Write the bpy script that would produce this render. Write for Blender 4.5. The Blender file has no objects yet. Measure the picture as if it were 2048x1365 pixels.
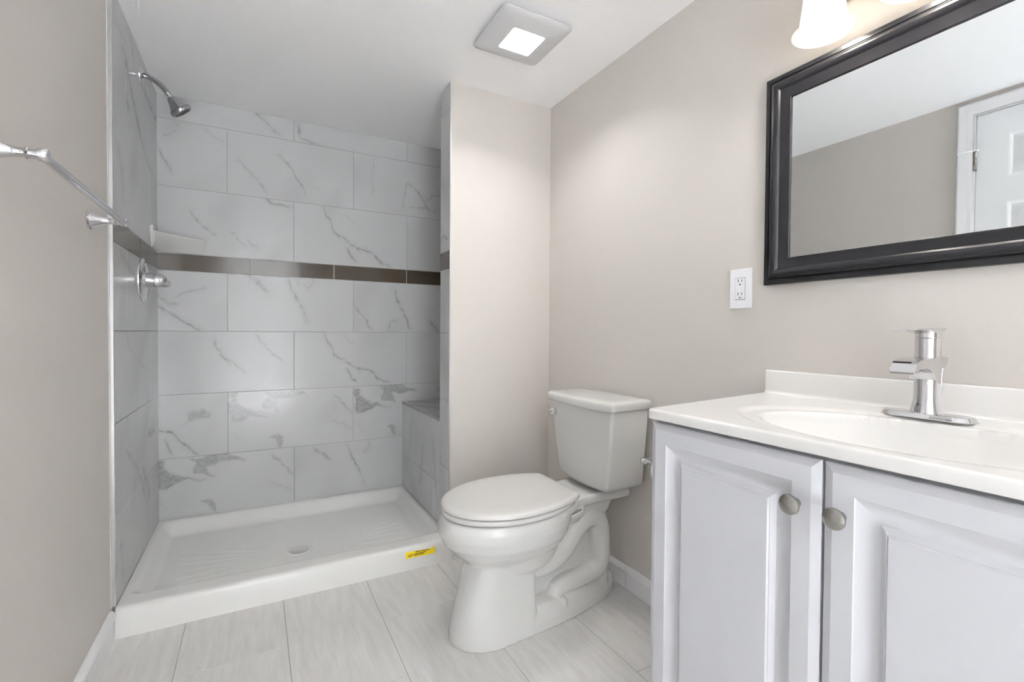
import bpy, bmesh, math, random
import numpy as np
from mathutils import Vector, Matrix

# ------------------------------------------------------------------ camera, world, exposure
SC = bpy.context.scene
COL = SC.collection
cam_data = bpy.data.cameras.new('camera')
cam = bpy.data.objects.new('camera', cam_data)
COL.objects.link(cam)
cam_data.sensor_fit = 'HORIZONTAL'
cam_data.sensor_width = 36.0
cam_data.lens = 950.1 / 2048.0 * 36.0
cam_data.clip_start = 0.02
_r = Vector((0.87947963, -0.47588471, 0.00702317)).normalized()
_f = Vector((0.47593187, 0.87930995, -0.01740292)).normalized()
_u = _r.cross(_f).normalized()
_r = _f.cross(_u).normalized()
cam.matrix_world = Matrix(((_r.x, _u.x, -_f.x, 0.0), (_r.y, _u.y, -_f.y, 0.0),
                           (_r.z, _u.z, -_f.z, 1.01085), (0, 0, 0, 1)))
SC.camera = cam
SC.view_settings.view_transform = 'Standard'
SC.view_settings.look = 'None'
SC.view_settings.gamma = 1.0
SC.view_settings.use_curve_mapping = False
SC.view_settings.exposure = 0.62
SC.cycles.max_bounces = 16
SC.cycles.diffuse_bounces = 14
SC.cycles.glossy_bounces = 6
world = bpy.data.worlds.new('world')
SC.world = world
world.use_nodes = True
world.node_tree.nodes['Background'].inputs[0].default_value = (0.9, 0.95, 1.0, 1)
world.node_tree.nodes['Background'].inputs[1].default_value = 0.3
# added fill light in the window of the added, unseen room behind
_w = bpy.data.lights.new('added_window_fill', 'AREA')
_w.shape = 'RECTANGLE'; _w.size = 1.65; _w.size_y = 1.45
_w.energy = 40.0
_w.color = (0.93, 0.97, 1.0)
_wo = bpy.data.objects.new('added_window_fill', _w)
COL.objects.link(_wo)
_wo.location = (1.585, -2.25, 1.30)
_wo.rotation_euler = (0, math.radians(90), 0)
_s = bpy.data.lights.new('added_sun', 'SUN')      # added to light the floor behind the doorway, whose bounce fills the bathroom
_s.energy = 215.0; _s.angle = math.radians(0.6); _s.color = (0.96, 0.98, 1.0)
_so = bpy.data.objects.new('added_sun', _s)
COL.objects.link(_so)
_so.location = (4.0, -2.25, 4.0)
_so.rotation_euler = Vector((-0.68, 0.0, -0.73)).to_track_quat('-Z', 'Y').to_euler()
CEILING_LAMP = 5.0     # emission of the ceiling lamp's panel
DOWNLIGHT = 2.1          # watts thrown downwards by the ceiling lamp
BULB = 1.8               # watts of each vanity bulb

# ------------------------------------------------------------------ room numbers (metres)
XL, XR = -0.4160, 1.3007          # painted left wall, right wall
XT = -0.408                      # tiled face of the shower's left wall
YB = 2.7913                      # tiled face of the back wall
YJ = 1.987                       # front edge of the tile on the left wall
XP, YP0, YP1 = 0.772, 2.0135, 2.138   # partition end, front and back
ZC = 2.1317                      # ceiling
YREAR = -1.20
random.seed(7)
RNG = np.random.default_rng(5)

# ------------------------------------------------------------------ materials
def srgb(r, g, b):
    f = lambda c: (c / 255.0 / 12.92) if c / 255.0 <= 0.04045 else ((c / 255.0 + 0.055) / 1.055) ** 2.4
    return (f(r), f(g), f(b), 1.0)

def mat(name, color, rough=0.5, metal=0.0, noise=0.0, nscale=6.0, bump=0.0, bscale=200.0, coat=0.0, spec=None):
    m = bpy.data.materials.new(name)
    m.use_nodes = True
    nt = m.node_tree
    p = nt.nodes['Principled BSDF']
    p.inputs['Base Color'].default_value = color
    p.inputs['Roughness'].default_value = rough
    p.inputs['Metallic'].default_value = metal
    p.inputs['Coat Weight'].default_value = coat
    p.inputs['Coat Roughness'].default_value = 0.06
    if spec is not None:
        p.inputs['Specular IOR Level'].default_value = spec
    tc = nt.nodes.new('ShaderNodeTexCoord')
    if noise > 0:
        n = nt.nodes.new('ShaderNodeTexNoise')
        n.inputs['Scale'].default_value = nscale
        n.inputs['Detail'].default_value = 4.0
        nt.links.new(tc.outputs['Object'], n.inputs['Vector'])
        mix = nt.nodes.new('ShaderNodeMix')
        mix.data_type = 'RGBA'
        mix.inputs[6].default_value = tuple(c * (1 - noise) for c in color[:3]) + (1,)
        mix.inputs[7].default_value = tuple(min(1.0, c * (1 + noise)) for c in color[:3]) + (1,)
        nt.links.new(n.outputs['Fac'], mix.inputs[0])
        nt.links.new(mix.outputs[2], p.inputs['Base Color'])
    if bump > 0:
        n2 = nt.nodes.new('ShaderNodeTexNoise')
        n2.inputs['Scale'].default_value = bscale
        n2.inputs['Detail'].default_value = 3.0
        nt.links.new(tc.outputs['Object'], n2.inputs['Vector'])
        b = nt.nodes.new('ShaderNodeBump')
        b.inputs['Strength'].default_value = bump
        b.inputs['Distance'].default_value = 0.002
        nt.links.new(n2.outputs['Fac'], b.inputs['Height'])
        nt.links.new(b.outputs['Normal'], p.inputs['Normal'])
    return m

def marble_mat():
    m = bpy.data.materials.new('marble_tile')
    m.use_nodes = True
    nt = m.node_tree
    p = nt.nodes['Principled BSDF']
    a = nt.nodes.new('ShaderNodeAttribute'); a.attribute_name = 'vein'
    tc = nt.nodes.new('ShaderNodeTexCoord')
    n = nt.nodes.new('ShaderNodeTexNoise'); n.inputs['Scale'].default_value = 3.0; n.inputs['Detail'].default_value = 5.0
    nt.links.new(tc.outputs['Object'], n.inputs['Vector'])
    base = nt.nodes.new('ShaderNodeMix'); base.data_type = 'RGBA'
    base.inputs[6].default_value = TILE_A
    base.inputs[7].default_value = TILE_B
    nt.links.new(n.outputs['Fac'], base.inputs[0])
    vein = nt.nodes.new('ShaderNodeMix'); vein.data_type = 'RGBA'
    vein.inputs[7].default_value = TILE_V
    nt.links.new(a.outputs['Fac'], vein.inputs[0])
    nt.links.new(base.outputs[2], vein.inputs[6])
    nt.links.new(vein.outputs[2], p.inputs['Base Color'])
    p.inputs['Roughness'].default_value = 0.19
    p.inputs['Specular IOR Level'].default_value = 0.32
    # slight waviness of the glaze
    n2 = nt.nodes.new('ShaderNodeTexNoise'); n2.inputs['Scale'].default_value = 9.0; n2.inputs['Detail'].default_value = 1.0
    nt.links.new(tc.outputs['Object'], n2.inputs['Vector'])
    b = nt.nodes.new('ShaderNodeBump'); b.inputs['Strength'].default_value = 0.12; b.inputs['Distance'].default_value = 0.004
    nt.links.new(n2.outputs['Fac'], b.inputs['Height'])
    nt.links.new(b.outputs['Normal'], p.inputs['Normal'])
    return m

def plank_mat():
    m = bpy.data.materials.new('floor_plank_tile')
    m.use_nodes = True
    nt = m.node_tree
    p = nt.nodes['Principled BSDF']
    tc = nt.nodes.new('ShaderNodeTexCoord')
    at = nt.nodes.new('ShaderNodeAttribute'); at.attribute_name = 'tone'
    mp = nt.nodes.new('ShaderNodeMapping'); mp.inputs['Scale'].default_value = (46.0, 6.0, 1.0)
    nt.links.new(tc.outputs['Object'], mp.inputs['Vector'])
    off = nt.nodes.new('ShaderNodeVectorMath'); off.operation = 'ADD'
    sc = nt.nodes.new('ShaderNodeVectorMath'); sc.operation = 'MULTIPLY'; sc.inputs[1].default_value = (37.0, 11.0, 0.0)
    nt.links.new(at.outputs['Color'], sc.inputs[0])
    nt.links.new(mp.outputs[0], off.inputs[0]); nt.links.new(sc.outputs[0], off.inputs[1])
    n = nt.nodes.new('ShaderNodeTexNoise'); n.inputs['Scale'].default_value = 1.0; n.inputs['Detail'].default_value = 6.0; n.inputs['Roughness'].default_value = 0.6
    nt.links.new(off.outputs[0], n.inputs['Vector'])
    n3 = nt.nodes.new('ShaderNodeTexNoise'); n3.inputs['Scale'].default_value = 260.0; n3.inputs['Detail'].default_value = 2.0
    nt.links.new(tc.outputs['Object'], n3.inputs['Vector'])
    r = nt.nodes.new('ShaderNodeValToRGB')
    r.color_ramp.elements[0].position = 0.22; r.color_ramp.elements[0].color = PLANK_A
    r.color_ramp.elements[1].position = 0.78; r.color_ramp.elements[1].color = PLANK_B
    nt.links.new(n.outputs['Fac'], r.inputs[0])
    mx = nt.nodes.new('ShaderNodeMix'); mx.data_type = 'RGBA'; mx.blend_type = 'MULTIPLY'; mx.inputs[0].default_value = 0.20
    nt.links.new(r.outputs[0], mx.inputs[6]); nt.links.new(n3.outputs['Fac'], mx.inputs[7])
    nt.links.new(mx.outputs[2], p.inputs['Base Color'])
    p.inputs['Roughness'].default_value = 0.42
    return m

TILE_A, TILE_B, TILE_V = srgb(186, 187, 188), srgb(198, 199, 200), srgb(84, 82, 80)
PLANK_A, PLANK_B = srgb(212, 210, 207), srgb(236, 235, 234)
M = dict(
    added_hall=mat('added_hall_paint', srgb(240, 240, 240), 0.6, noise=0.01),
    added_hallfloor=mat('added_hall_floor', srgb(236, 237, 238), 0.5, noise=0.02),  # pale floor of the added room, bounces light through the doorway
    wall=mat('wall_paint', srgb(203, 198, 193), 0.55, noise=0.012, nscale=2.0, bump=0.10, bscale=350),
    ceiling=mat('ceiling_paint', srgb(250, 250, 251), 0.8, bump=0.08, bscale=300),
    trim=mat('trim_paint', srgb(236, 236, 238), 0.3, noise=0.01),
    marble=marble_mat(),
    accent=mat('accent_tile', srgb(66, 58, 49), 0.12, noise=0.10, nscale=9),
    grout=mat('grout', srgb(160, 160, 158), 0.85),
    accent_grout=mat('accent_grout', srgb(205, 203, 198), 0.85),
    plank=plank_mat(),
    floor_grout=mat('floor_grout', srgb(150, 147, 143), 0.9),
    acrylic=mat('shower_acrylic', srgb(229, 229, 227), 0.16, noise=0.006),
    china=mat('white_china', srgb(211, 211, 209), 0.09, noise=0.006, coat=0.3),
    seat=mat('seat_plastic', srgb(207, 206, 204), 0.16, noise=0.004),
    cultured=mat('cultured_marble', srgb(222, 221, 219), 0.17, noise=0.006),
    cabinet=mat('cabinet_paint', srgb(196, 197, 202), 0.34, noise=0.004),
    chrome=mat('chrome', (0.74, 0.74, 0.76, 1), 0.06, 1.0, noise=0.02),
    dullchrome=mat('dull_chrome', (0.46, 0.46, 0.47, 1), 0.14, 1.0, noise=0.03),
    nickel=mat('brushed_nickel', (0.36, 0.345, 0.325, 1), 0.25, 1.0, noise=0.04),
    alu=mat('aluminium_trim', (0.82, 0.83, 0.85, 1), 0.28, 1.0, noise=0.03),
    frame=mat('dark_frame', srgb(30, 29, 32), 0.27, noise=0.15, nscale=30, spec=0.35),
    mirror=mat('mirror_silver', (0.90, 0.93, 0.94, 1), 0.005, 1.0),
    white=mat('white_plastic', srgb(238, 239, 243), 0.3, noise=0.004),
    lampgrey=mat('lamp_cover', srgb(206, 206, 208), 0.35, noise=0.004),
    dark=mat('dark_slot', srgb(60, 59, 57), 0.7, noise=0.05),
    black=mat('black_print', srgb(40, 36, 26), 0.7, noise=0.05),
    yellow=mat('yellow_sticker', srgb(226, 201, 12), 0.45, noise=0.02),
    paper=mat('toilet_paper', srgb(240, 238, 232), 0.9, noise=0.01, bump=0.2),
    caulk=mat('caulk', srgb(205, 204, 200), 0.6, noise=0.01),
    ceramic=mat('shelf_ceramic', srgb(214, 214, 212), 0.12, noise=0.01),
    brass=mat('brass', (0.62, 0.48, 0.30, 1), 0.35, 1.0, noise=0.05),
    door=mat('door_paint', srgb(234, 236, 238), 0.35, noise=0.004),
)

def glow_mat(name, color, strength):
    m = bpy.data.materials.new(name)
    m.use_nodes = True
    nt = m.node_tree
    for n in list(nt.nodes):
        nt.nodes.remove(n)
    o = nt.nodes.new('ShaderNodeOutputMaterial')
    e = nt.nodes.new('ShaderNodeEmission')
    e.inputs[0].default_value = color
    e.inputs[1].default_value = strength
    nt.links.new(e.outputs[0], o.inputs[0])
    return m

def shade_mat():
    m = bpy.data.materials.new('opal_glass')
    m.use_nodes = True
    nt = m.node_tree
    for n in list(nt.nodes):
        nt.nodes.remove(n)
    o = nt.nodes.new('ShaderNodeOutputMaterial')
    d = nt.nodes.new('ShaderNodeBsdfDiffuse'); d.inputs[0].default_value = (0.88, 0.87, 0.85, 1)
    t = nt.nodes.new('ShaderNodeBsdfTranslucent'); t.inputs[0].default_value = (0.95, 0.92, 0.87, 1)
    g = nt.nodes.new('ShaderNodeBsdfGlossy'); g.inputs[1].default_value = 0.15
    mx = nt.nodes.new('ShaderNodeMixShader'); mx.inputs[0].default_value = 0.55
    mg = nt.nodes.new('ShaderNodeMixShader'); mg.inputs[0].default_value = 0.06
    nt.links.new(d.outputs[0], mx.inputs[1]); nt.links.new(t.outputs[0], mx.inputs[2])
    nt.links.new(mx.outputs[0], mg.inputs[1]); nt.links.new(g.outputs[0], mg.inputs[2])
    nt.links.new(mg.outputs[0], o.inputs[0])
    return m

M['lamp_glow'] = glow_mat('lamp_glow', (1.0, 0.985, 0.96, 1), CEILING_LAMP)
M['bulb_glow'] = glow_mat('bulb_glow', (1.0, 0.93, 0.84, 1), 12.0)
M['opal'] = shade_mat()

# ------------------------------------------------------------------ mesh helpers
def finish(bm, sharp=40.0):
    bmesh.ops.remove_doubles(bm, verts=bm.verts, dist=1e-6)
    bmesh.ops.recalc_face_normals(bm, faces=bm.faces)
    lim = math.radians(sharp)
    for f in bm.faces:
        f.smooth = True
    for e in bm.edges:
        e.smooth = not (len(e.link_faces) == 2 and e.calc_face_angle(0.0) > lim)

def obj(name, bm, material, parent=None, sharp=40.0, bevel=0.0, segs=3, loc=None):
    finish(bm, sharp)
    me = bpy.data.meshes.new(name)
    bm.to_mesh(me)
    bm.free()
    me.materials.append(material)
    o = bpy.data.objects.new(name, me)
    COL.objects.link(o)
    if loc is not None:
        me.transform(Matrix.Translation(-Vector(loc)))
        o.location = loc
    if bevel > 0:
        b = o.modifiers.new('bevel', 'BEVEL')
        b.width = bevel; b.segments = segs; b.limit_method = 'ANGLE'; b.angle_limit = math.radians(35)
        b.harden_normals = True
    if parent is not None:
        o.parent = parent
        if parent.type == 'EMPTY' or parent.location.length > 0:
            o.matrix_parent_inverse = Matrix.Translation(-parent_world(parent))
    return o

def parent_world(p):
    v = Vector(p.location)
    while p.parent is not None:
        v += Vector(p.matrix_parent_inverse.translation)
        p = p.parent
        v += Vector(p.location)
    return v

def thing(name, label, cat, loc, group=None):
    o = bpy.data.objects.new(name, None)
    COL.objects.link(o)
    o.location = loc
    o.empty_display_size = 0.05
    return tag(o, label, cat, group)

def tag(o, label, cat, group=None):
    o['label'] = label
    o['category'] = cat
    if group:
        o['group'] = group
    return o

def struct(o):
    o['kind'] = 'structure'
    return o

def box(bm, x0, x1, y0, y1, z0, z1):
    v = [bm.verts.new((x, y, z)) for x in (x0, x1) for y in (y0, y1) for z in (z0, z1)]
    for q in ((0, 1, 3, 2), (4, 6, 7, 5), (0, 4, 5, 1), (2, 3, 7, 6), (0, 2, 6, 4), (1, 5, 7, 3)):
        bm.faces.new([v[i] for i in q])
    return v

def new_box(*a):
    bm = bmesh.new()
    box(bm, *a)
    return bm

def frame_of(axis):
    a = Vector(axis).normalized()
    t = Vector((0, 0, 1)) if abs(a.z) < 0.9 else Vector((1, 0, 0))
    u = t.cross(a).normalized()
    return a, u, a.cross(u).normalized()

def lathe(bm, base, axis, prof, n=40, cap=True):
    """prof: list of (distance along the axis, radius)"""
    a, u, w = frame_of(axis)
    base = Vector(base)
    rings = []
    for h, r in prof:
        if r < 1e-6:
            rings.append([bm.verts.new(base + a * h)])
        else:
            rings.append([bm.verts.new(base + a * h + (u * math.cos(2 * math.pi * i / n) + w * math.sin(2 * math.pi * i / n)) * r) for i in range(n)])
    loft_rings(bm, rings, cap)

def loft_rings(bm, rings, cap=True, closed=True):
    for A, B in zip(rings, rings[1:]):
        if len(A) == 1 and len(B) == 1:
            continue
        n = max(len(A), len(B))
        for i in range(n if closed else n - 1):
            j = (i + 1) % n
            if len(A) == 1:
                bm.faces.new((A[0], B[j], B[i]))
            elif len(B) == 1:
                bm.faces.new((A[i], A[j], B[0]))
            else:
                bm.faces.new((A[i], A[j], B[j], B[i]))
    if cap:
        for R in (rings[0], rings[-1]):
            if len(R) > 2:
                bm.faces.new(R)

def tube(bm, pts, rad, n=16, cap=True, sub=0, squash=None):
    pts = [Vector(p) for p in pts]
    if not isinstance(rad, (list, tuple)):
        rad = [rad] * len(pts)
    if sub:
        np_, nr = [], []
        for i in range(len(pts) - 1):
            p0 = pts[max(i - 1, 0)]; p1 = pts[i]; p2 = pts[i + 1]; p3 = pts[min(i + 2, len(pts) - 1)]
            for k in range(sub):
                t = k / sub
                q = 0.5 * ((2 * p1) + (-p0 + p2) * t + (2 * p0 - 5 * p1 + 4 * p2 - p3) * t * t + (-p0 + 3 * p1 - 3 * p2 + p3) * t ** 3)
                np_.append(q); nr.append(rad[i] * (1 - t) + rad[i + 1] * t)
        np_.append(pts[-1]); nr.append(rad[-1])
        pts, rad = np_, nr
    rings = []
    u = None
    for i, p in enumerate(pts):
        d = (pts[min(i + 1, len(pts) - 1)] - pts[max(i - 1, 0)]).normalized()
        if u is None:
            _, u, w = frame_of(d)
        u = (u - d * u.dot(d)).normalized()
        w = d.cross(u)
        ring = []
        for k in range(n):
            a = 2 * math.pi * k / n
            q = (u * math.cos(a) + w * math.sin(a)) * rad[i]
            if squash:
                q = Vector((q.x * squash[0], q.y * squash[1], q.z * squash[2]))
            ring.append(bm.verts.new(p + q))
        rings.append(ring)
    loft_rings(bm, rings, cap)

def sphere(bm, c, r, n=20):
    lathe(bm, Vector(c) - Vector((0, 0, r)), (0, 0, 1),
          [(r - r * math.cos(math.pi * i / 12), r * math.sin(math.pi * i / 12)) for i in range(13)], n, cap=False)

def grid_rect_rings(bm, y0, y1, z0, z1, prof, P, close_last=True):
    """nested rectangles: prof = [(inset, depth)], P(y, z, depth) -> xyz"""
    rings = []
    for ins, dep in prof:
        rings.append([bm.verts.new(P(y, z, dep)) for y, z in
                      ((y0 + ins, z0 + ins), (y1 - ins, z0 + ins), (y1 - ins, z1 - ins), (y0 + ins, z1 - ins))])
    for A, B in zip(rings, rings[1:]):
        for i in range(4):
            j = (i + 1) % 4
            bm.faces.new((A[i], A[j], B[j], B[i]))
    if close_last:
        bm.faces.new(rings[-1])
    return rings

def prism(bm, pts2, to3, d0, d1):
    A = [bm.verts.new(to3(a, b, d0)) for a, b in pts2]
    B = [bm.verts.new(to3(a, b, d1)) for a, b in pts2]
    loft_rings(bm, [A, B], cap=True)

def rrect(x0, x1, y0, y1, r, n=6):
    out = []
    for cx, cy, a0 in ((x1 - r, y1 - r, 0), (x0 + r, y1 - r, 90), (x0 + r, y0 + r, 180), (x1 - r, y0 + r, 270)):
        for i in range(n + 1):
            a = math.radians(a0 + 90.0 * i / n)
            out.append((cx + r * math.cos(a), cy + r * math.sin(a)))
    return out

# ------------------------------------------------------------------ value noise for the marble print
_LAT = RNG.random((128, 128))
def vnoise(x, y):
    xi = np.floor(x).astype(int); yi = np.floor(y).astype(int)
    fx = x - xi; fy = y - yi
    fx = fx * fx * (3 - 2 * fx); fy = fy * fy * (3 - 2 * fy)
    g = lambda a, b: _LAT[a % 128, b % 128]
    return (g(xi, yi) * (1 - fx) + g(xi + 1, yi) * fx) * (1 - fy) + (g(xi, yi + 1) * (1 - fx) + g(xi + 1, yi + 1) * fx) * fy

def seg_dist(U, V, pts):
    d = np.full(U.shape, 9.0); t_all = np.zeros(U.shape)
    for i, ((x0, y0), (x1, y1)) in enumerate(zip(pts, pts[1:])):
        dx, dy = x1 - x0, y1 - y0
        L = dx * dx + dy * dy + 1e-12
        t = np.clip(((U - x0) * dx + (V - y0) * dy) / L, 0, 1)
        dd = np.hypot(U - x0 - t * dx, V - y0 - t * dy)
        m = dd < d
        d = np.where(m, dd, d); t_all = np.where(m, i + t, t_all)
    return d, t_all / max(1, len(pts) - 1)

def poly_inside(U, V, pts):
    ins = np.zeros(U.shape, bool)
    n = len(pts)
    for i in range(n):
        x0, y0 = pts[i]; x1, y1 = pts[(i + 1) % n]
        c = ((y0 > V) != (y1 > V)) & (U < (x1 - x0) * (V - y0) / ((y1 - y0) + 1e-12) + x0)
        ins ^= c
    return ins

def paint(U, V, strokes, blots, seed=0.0):
    wob = (vnoise(U * 45 + seed, V * 45) - 0.5) * 0.012 + (vnoise(U * 140, V * 140 + seed) - 0.5) * 0.004
    wob2 = (vnoise(U * 45 + 31 + seed, V * 45 + 7) - 0.5) * 0.012
    out = np.zeros(U.shape)
    Uw, Vw = U + wob, V + wob2
    for w, dk, pts in strokes:
        d, t = seg_dist(Uw, Vw, pts)
        taper = 0.35 + 0.65 * np.clip(np.minimum(t, 1 - t) * 5, 0, 1)
        mod = 0.35 + 0.9 * vnoise(U * 60 + seed * 3, V * 60)
        out = np.maximum(out, dk * np.exp(-(d / (w * taper)) ** 2) * mod)
        out = np.maximum(out, dk * 0.22 * np.exp(-(d / (w * 4.0)) ** 2) * mod)
    for dk, pts in blots:
        wx = (vnoise(U * 22 + seed, V * 22) - 0.5) * 0.030
        wy = (vnoise(U * 22 + 50, V * 22 + seed) - 0.5) * 0.030
        acc = np.zeros(U.shape)
        for ox, oy in ((0, 0), (.004, .002), (-.004, .002), (.001, -.004), (-.001, .004)):
            acc += poly_inside(U + wx + ox, V + wy + oy, pts) / 5.0
        out = np.maximum(out, dk * acc * (0.55 + 0.6 * vnoise(U * 90, V * 90)))
    # soft cloudy grey
    out = np.maximum(out, 0.16 * np.clip(vnoise(U * 5 + seed * 5, V * 5 - U * 4) - 0.55, 0, 1) * 2)
    return np.clip(out, 0, 1)

PRINTS = {
 'P': ([(0.003, 0.5, [(0.027, 0.262), (0.065, 0.228), (0.113, 0.205), (0.211, 0.181)]), (0.004, 0.5, [(0.007, 0.187), (0.038, 0.165)]), (0.0028, 0.55, [(0.504, 0.271), (0.555, 0.219), (0.608, 0.153)]), (0.006, 0.22, [(0.5, 0.125), (0.556, 0.1), (0.608, 0.069)]), (0.006, 0.15, [(0.026, 0.096), (0.049, 0.058)])], [(0.5, [(0.004, 0.308), (0.042, 0.306), (0.034, 0.266), (0.065, 0.237), (0.113, 0.207), (0.202, 0.182), (0.121, 0.183), (0.057, 0.165), (0.011, 0.165), (0.003, 0.206)]), (0.42, [(0.141, 0.305), (0.227, 0.31), (0.286, 0.309), (0.347, 0.29), (0.391, 0.252), (0.356, 0.275), (0.286, 0.265), (0.219, 0.264), (0.248, 0.197), (0.211, 0.223), (0.165, 0.221), (0.161, 0.258), (0.178, 0.285)]), (0.4, [(0.177, 0.082), (0.219, 0.082), (0.244, 0.057), (0.244, 0.014), (0.227, 0.021), (0.21, 0.06)])]),
 'Q': ([(0.0045, 0.5, [(0.27, 0.298), (0.287, 0.243), (0.317, 0.178), (0.343, 0.132), (0.364, 0.057)]), (0.011, 0.38, [(0.091, 0.295), (0.13, 0.262), (0.154, 0.24), (0.183, 0.205)]), (0.006, 0.25, [(0.391, 0.296), (0.398, 0.268), (0.373, 0.233), (0.352, 0.246)]), (0.006, 0.2, [(0.313, 0.272), (0.33, 0.254)])], []),
 'T': ([(0.004, 0.6, [(-0.003, 0.185), (0.016, 0.131), (0.06, 0.082), (0.099, 0.007)]), (0.01, 0.25, [(-0.001, 0.175), (0.031, 0.117)]), (0.005, 0.35, [(0.2, 0.013), (0.205, 0.06), (0.252, 0.076)]), (0.004, 0.65, [(0.231, 0.251), (0.25, 0.18), (0.289, 0.108), (0.326, 0.02)]), (0.006, 0.4, [(0.447, 0.069), (0.475, 0.037), (0.514, -0.0)])], []),
 'U': ([(0.0025, 0.45, [(0.271, 0.226), (0.294, 0.177), (0.348, 0.131), (0.387, 0.089)]), (0.0025, 0.4, [(0.431, 0.288), (0.475, 0.228), (0.566, 0.139)]), (0.003, 0.5, [(0.24, 0.285), (0.271, 0.203), (0.314, 0.139)])], []),
 'R': ([(0.003, 0.6, [(0.149, 0.308), (0.163, 0.27), (0.19, 0.221), (0.199, 0.177), (0.251, 0.151), (0.308, 0.11), (0.342, 0.084)]), (0.0035, 0.7, [(0.342, 0.084), (0.332, 0.105), (0.396, 0.088), (0.446, 0.04), (0.507, 0.012)]), (0.0035, 0.75, [(0.27, 0.096), (0.294, 0.051), (0.327, 0.02)]), (0.008, 0.12, [(0.251, 0.289), (0.346, 0.21)])], []),
 'S': ([(0.008, 0.35, [(0.147, 0.214), (0.183, 0.161), (0.244, 0.11), (0.259, 0.097)]), (0.005, 0.35, [(0.316, 0.151), (0.351, 0.092), (0.383, 0.065)]), (0.009, 0.22, [(0.39, 0.099), (0.442, 0.048)]), (0.004, 0.7, [(0.456, 0.336), (0.504, 0.301), (0.552, 0.292), (0.601, 0.287)])], []),
 'V': ([(0.003, 0.35, [(0.047, 0.179), (0.098, 0.121), (0.141, 0.083), (0.178, 0.029)]), (0.004, 0.5, [(0.233, 0.235), (0.303, 0.163), (0.339, 0.091), (0.368, 0.033)]), (0.003, 0.2, [(0.36, 0.11), (0.464, 0.062)])], []),
 'W': ([(0.003, 0.45, [(0.306, 0.197), (0.302, 0.153), (0.276, 0.028)]), (0.004, 0.5, [(0.306, 0.192), (0.373, 0.155), (0.419, 0.082), (0.447, 0.028)]), (0.005, 0.4, [(0.419, 0.108), (0.456, 0.14), (0.517, 0.144)]), (0.003, 0.25, [(0.114, 0.3), (0.102, 0.165), (0.106, 0.082)]), (0.008, 0.25, [(0.32, 0.051), (0.401, 0.062), (0.517, 0.037)])], []),
 'X': ([(0.004, 0.6, [(-0.012, 0.104), (-0.017, 0.056), (-0.015, 0.007)]), (0.004, 0.5, [(0.024, 0.104), (0.031, 0.027), (0.078, 0.013), (0.144, 0.003)])], []),
 'Y': ([(0.004, 0.45, [(0.326, 0.189), (0.354, 0.132), (0.377, 0.073)]), (0.01, 0.25, [(0.413, 0.318), (0.401, 0.266), (0.355, 0.236)]), (0.003, 0.25, [(0.514, 0.3), (0.593, 0.248)])], []),
 'Z': ([(0.005, 0.7, [(0.32, 0.119), (0.372, 0.083), (0.432, 0.043), (0.503, -0.001)]), (0.003, 0.45, [(0.362, 0.137), (0.432, 0.188), (0.514, 0.217)]), (0.01, 0.3, [(0.324, 0.172), (0.372, 0.126), (0.412, 0.137)])], []),
 'K': ([(0.0045, 0.7, [(0.315, 0.147), (0.342, 0.137), (0.377, 0.125), (0.421, 0.067), (0.48, 0.006)]), (0.003, 0.55, [(0.351, 0.096), (0.359, 0.063), (0.377, 0.013)])], [(0.32, [(0.404, 0.161), (0.431, 0.188), (0.458, 0.216), (0.504, 0.24), (0.536, 0.21), (0.522, 0.189), (0.467, 0.182), (0.431, 0.18)])]),
 'L': ([(0.003, 0.3, [(0.707, 0.266), (0.698, 0.178), (0.69, 0.054)])], []),
}
LEFT_STROKES = [(0.016, 0.4, [(2.131, 2.01), (2.182, 1.978), (2.271, 1.901), (2.37, 1.833), (2.48, 1.76)]), (0.012, 0.38, [(2.442, 2.013), (2.611, 2.008), (2.81, 1.997)]), (0.04, 0.25, [(2.178, 1.835), (2.232, 1.84)]), (0.02, 0.2, [(2.222, 2.126), (2.277, 2.078), (2.334, 2.018)]), (0.02, 0.15, [(2.041, 1.645), (2.103, 1.585), (2.132, 1.447)]), (0.01, 0.25, [(2.48, 1.76), (2.629, 1.726), (2.739, 1.684)]), (0.02, 0.2, [(2.062, 1.288), (2.16, 1.253), (2.31, 1.218)]), (0.02, 0.15, [(2.08, 1.046), (2.225, 0.938), (2.496, 0.844)]), (0.02, 0.22, [(2.138, 0.584), (2.339, 0.461), (2.531, 0.26)]), (0.03, 0.22, [(2.433, 0.447), (2.586, 0.264)]), (0.02, 0.2, [(2.058, 0.292), (2.089, 0.157)]), (0.02, 0.35, [(2.54, 0.56), (2.69, 0.554)])]

PRINT_AT = {}   # which print each tile of the back wall carries: (row, column) -> key
for _k, _rc in dict(P=[(1, 0), (1, 1), (0, -1)], Q=[(3, 0), (0, 0)], T=[(3, 1)], U=[(2, -1)], R=[(2, 0), (4, 0)], S=[(4, -1)],
                    V=[(5, 0)], W=[(5, 1)], X=[(6, 0)], Y=[(5, -1)], Z=[(3, -1)], K=[(1, -1)], L=[(4, 1)]).items():
    for _p in _rc:
        PRINT_AT[_p] = _k

ROWS = [(0.0855, 0.39), (0.39, 0.70), (0.70, 1.008), (1.008, 1.2985), (1.381, 1.70), (1.70, 2.02), (2.02, ZC)]
STRIP = (1.2985, 1.381)

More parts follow.
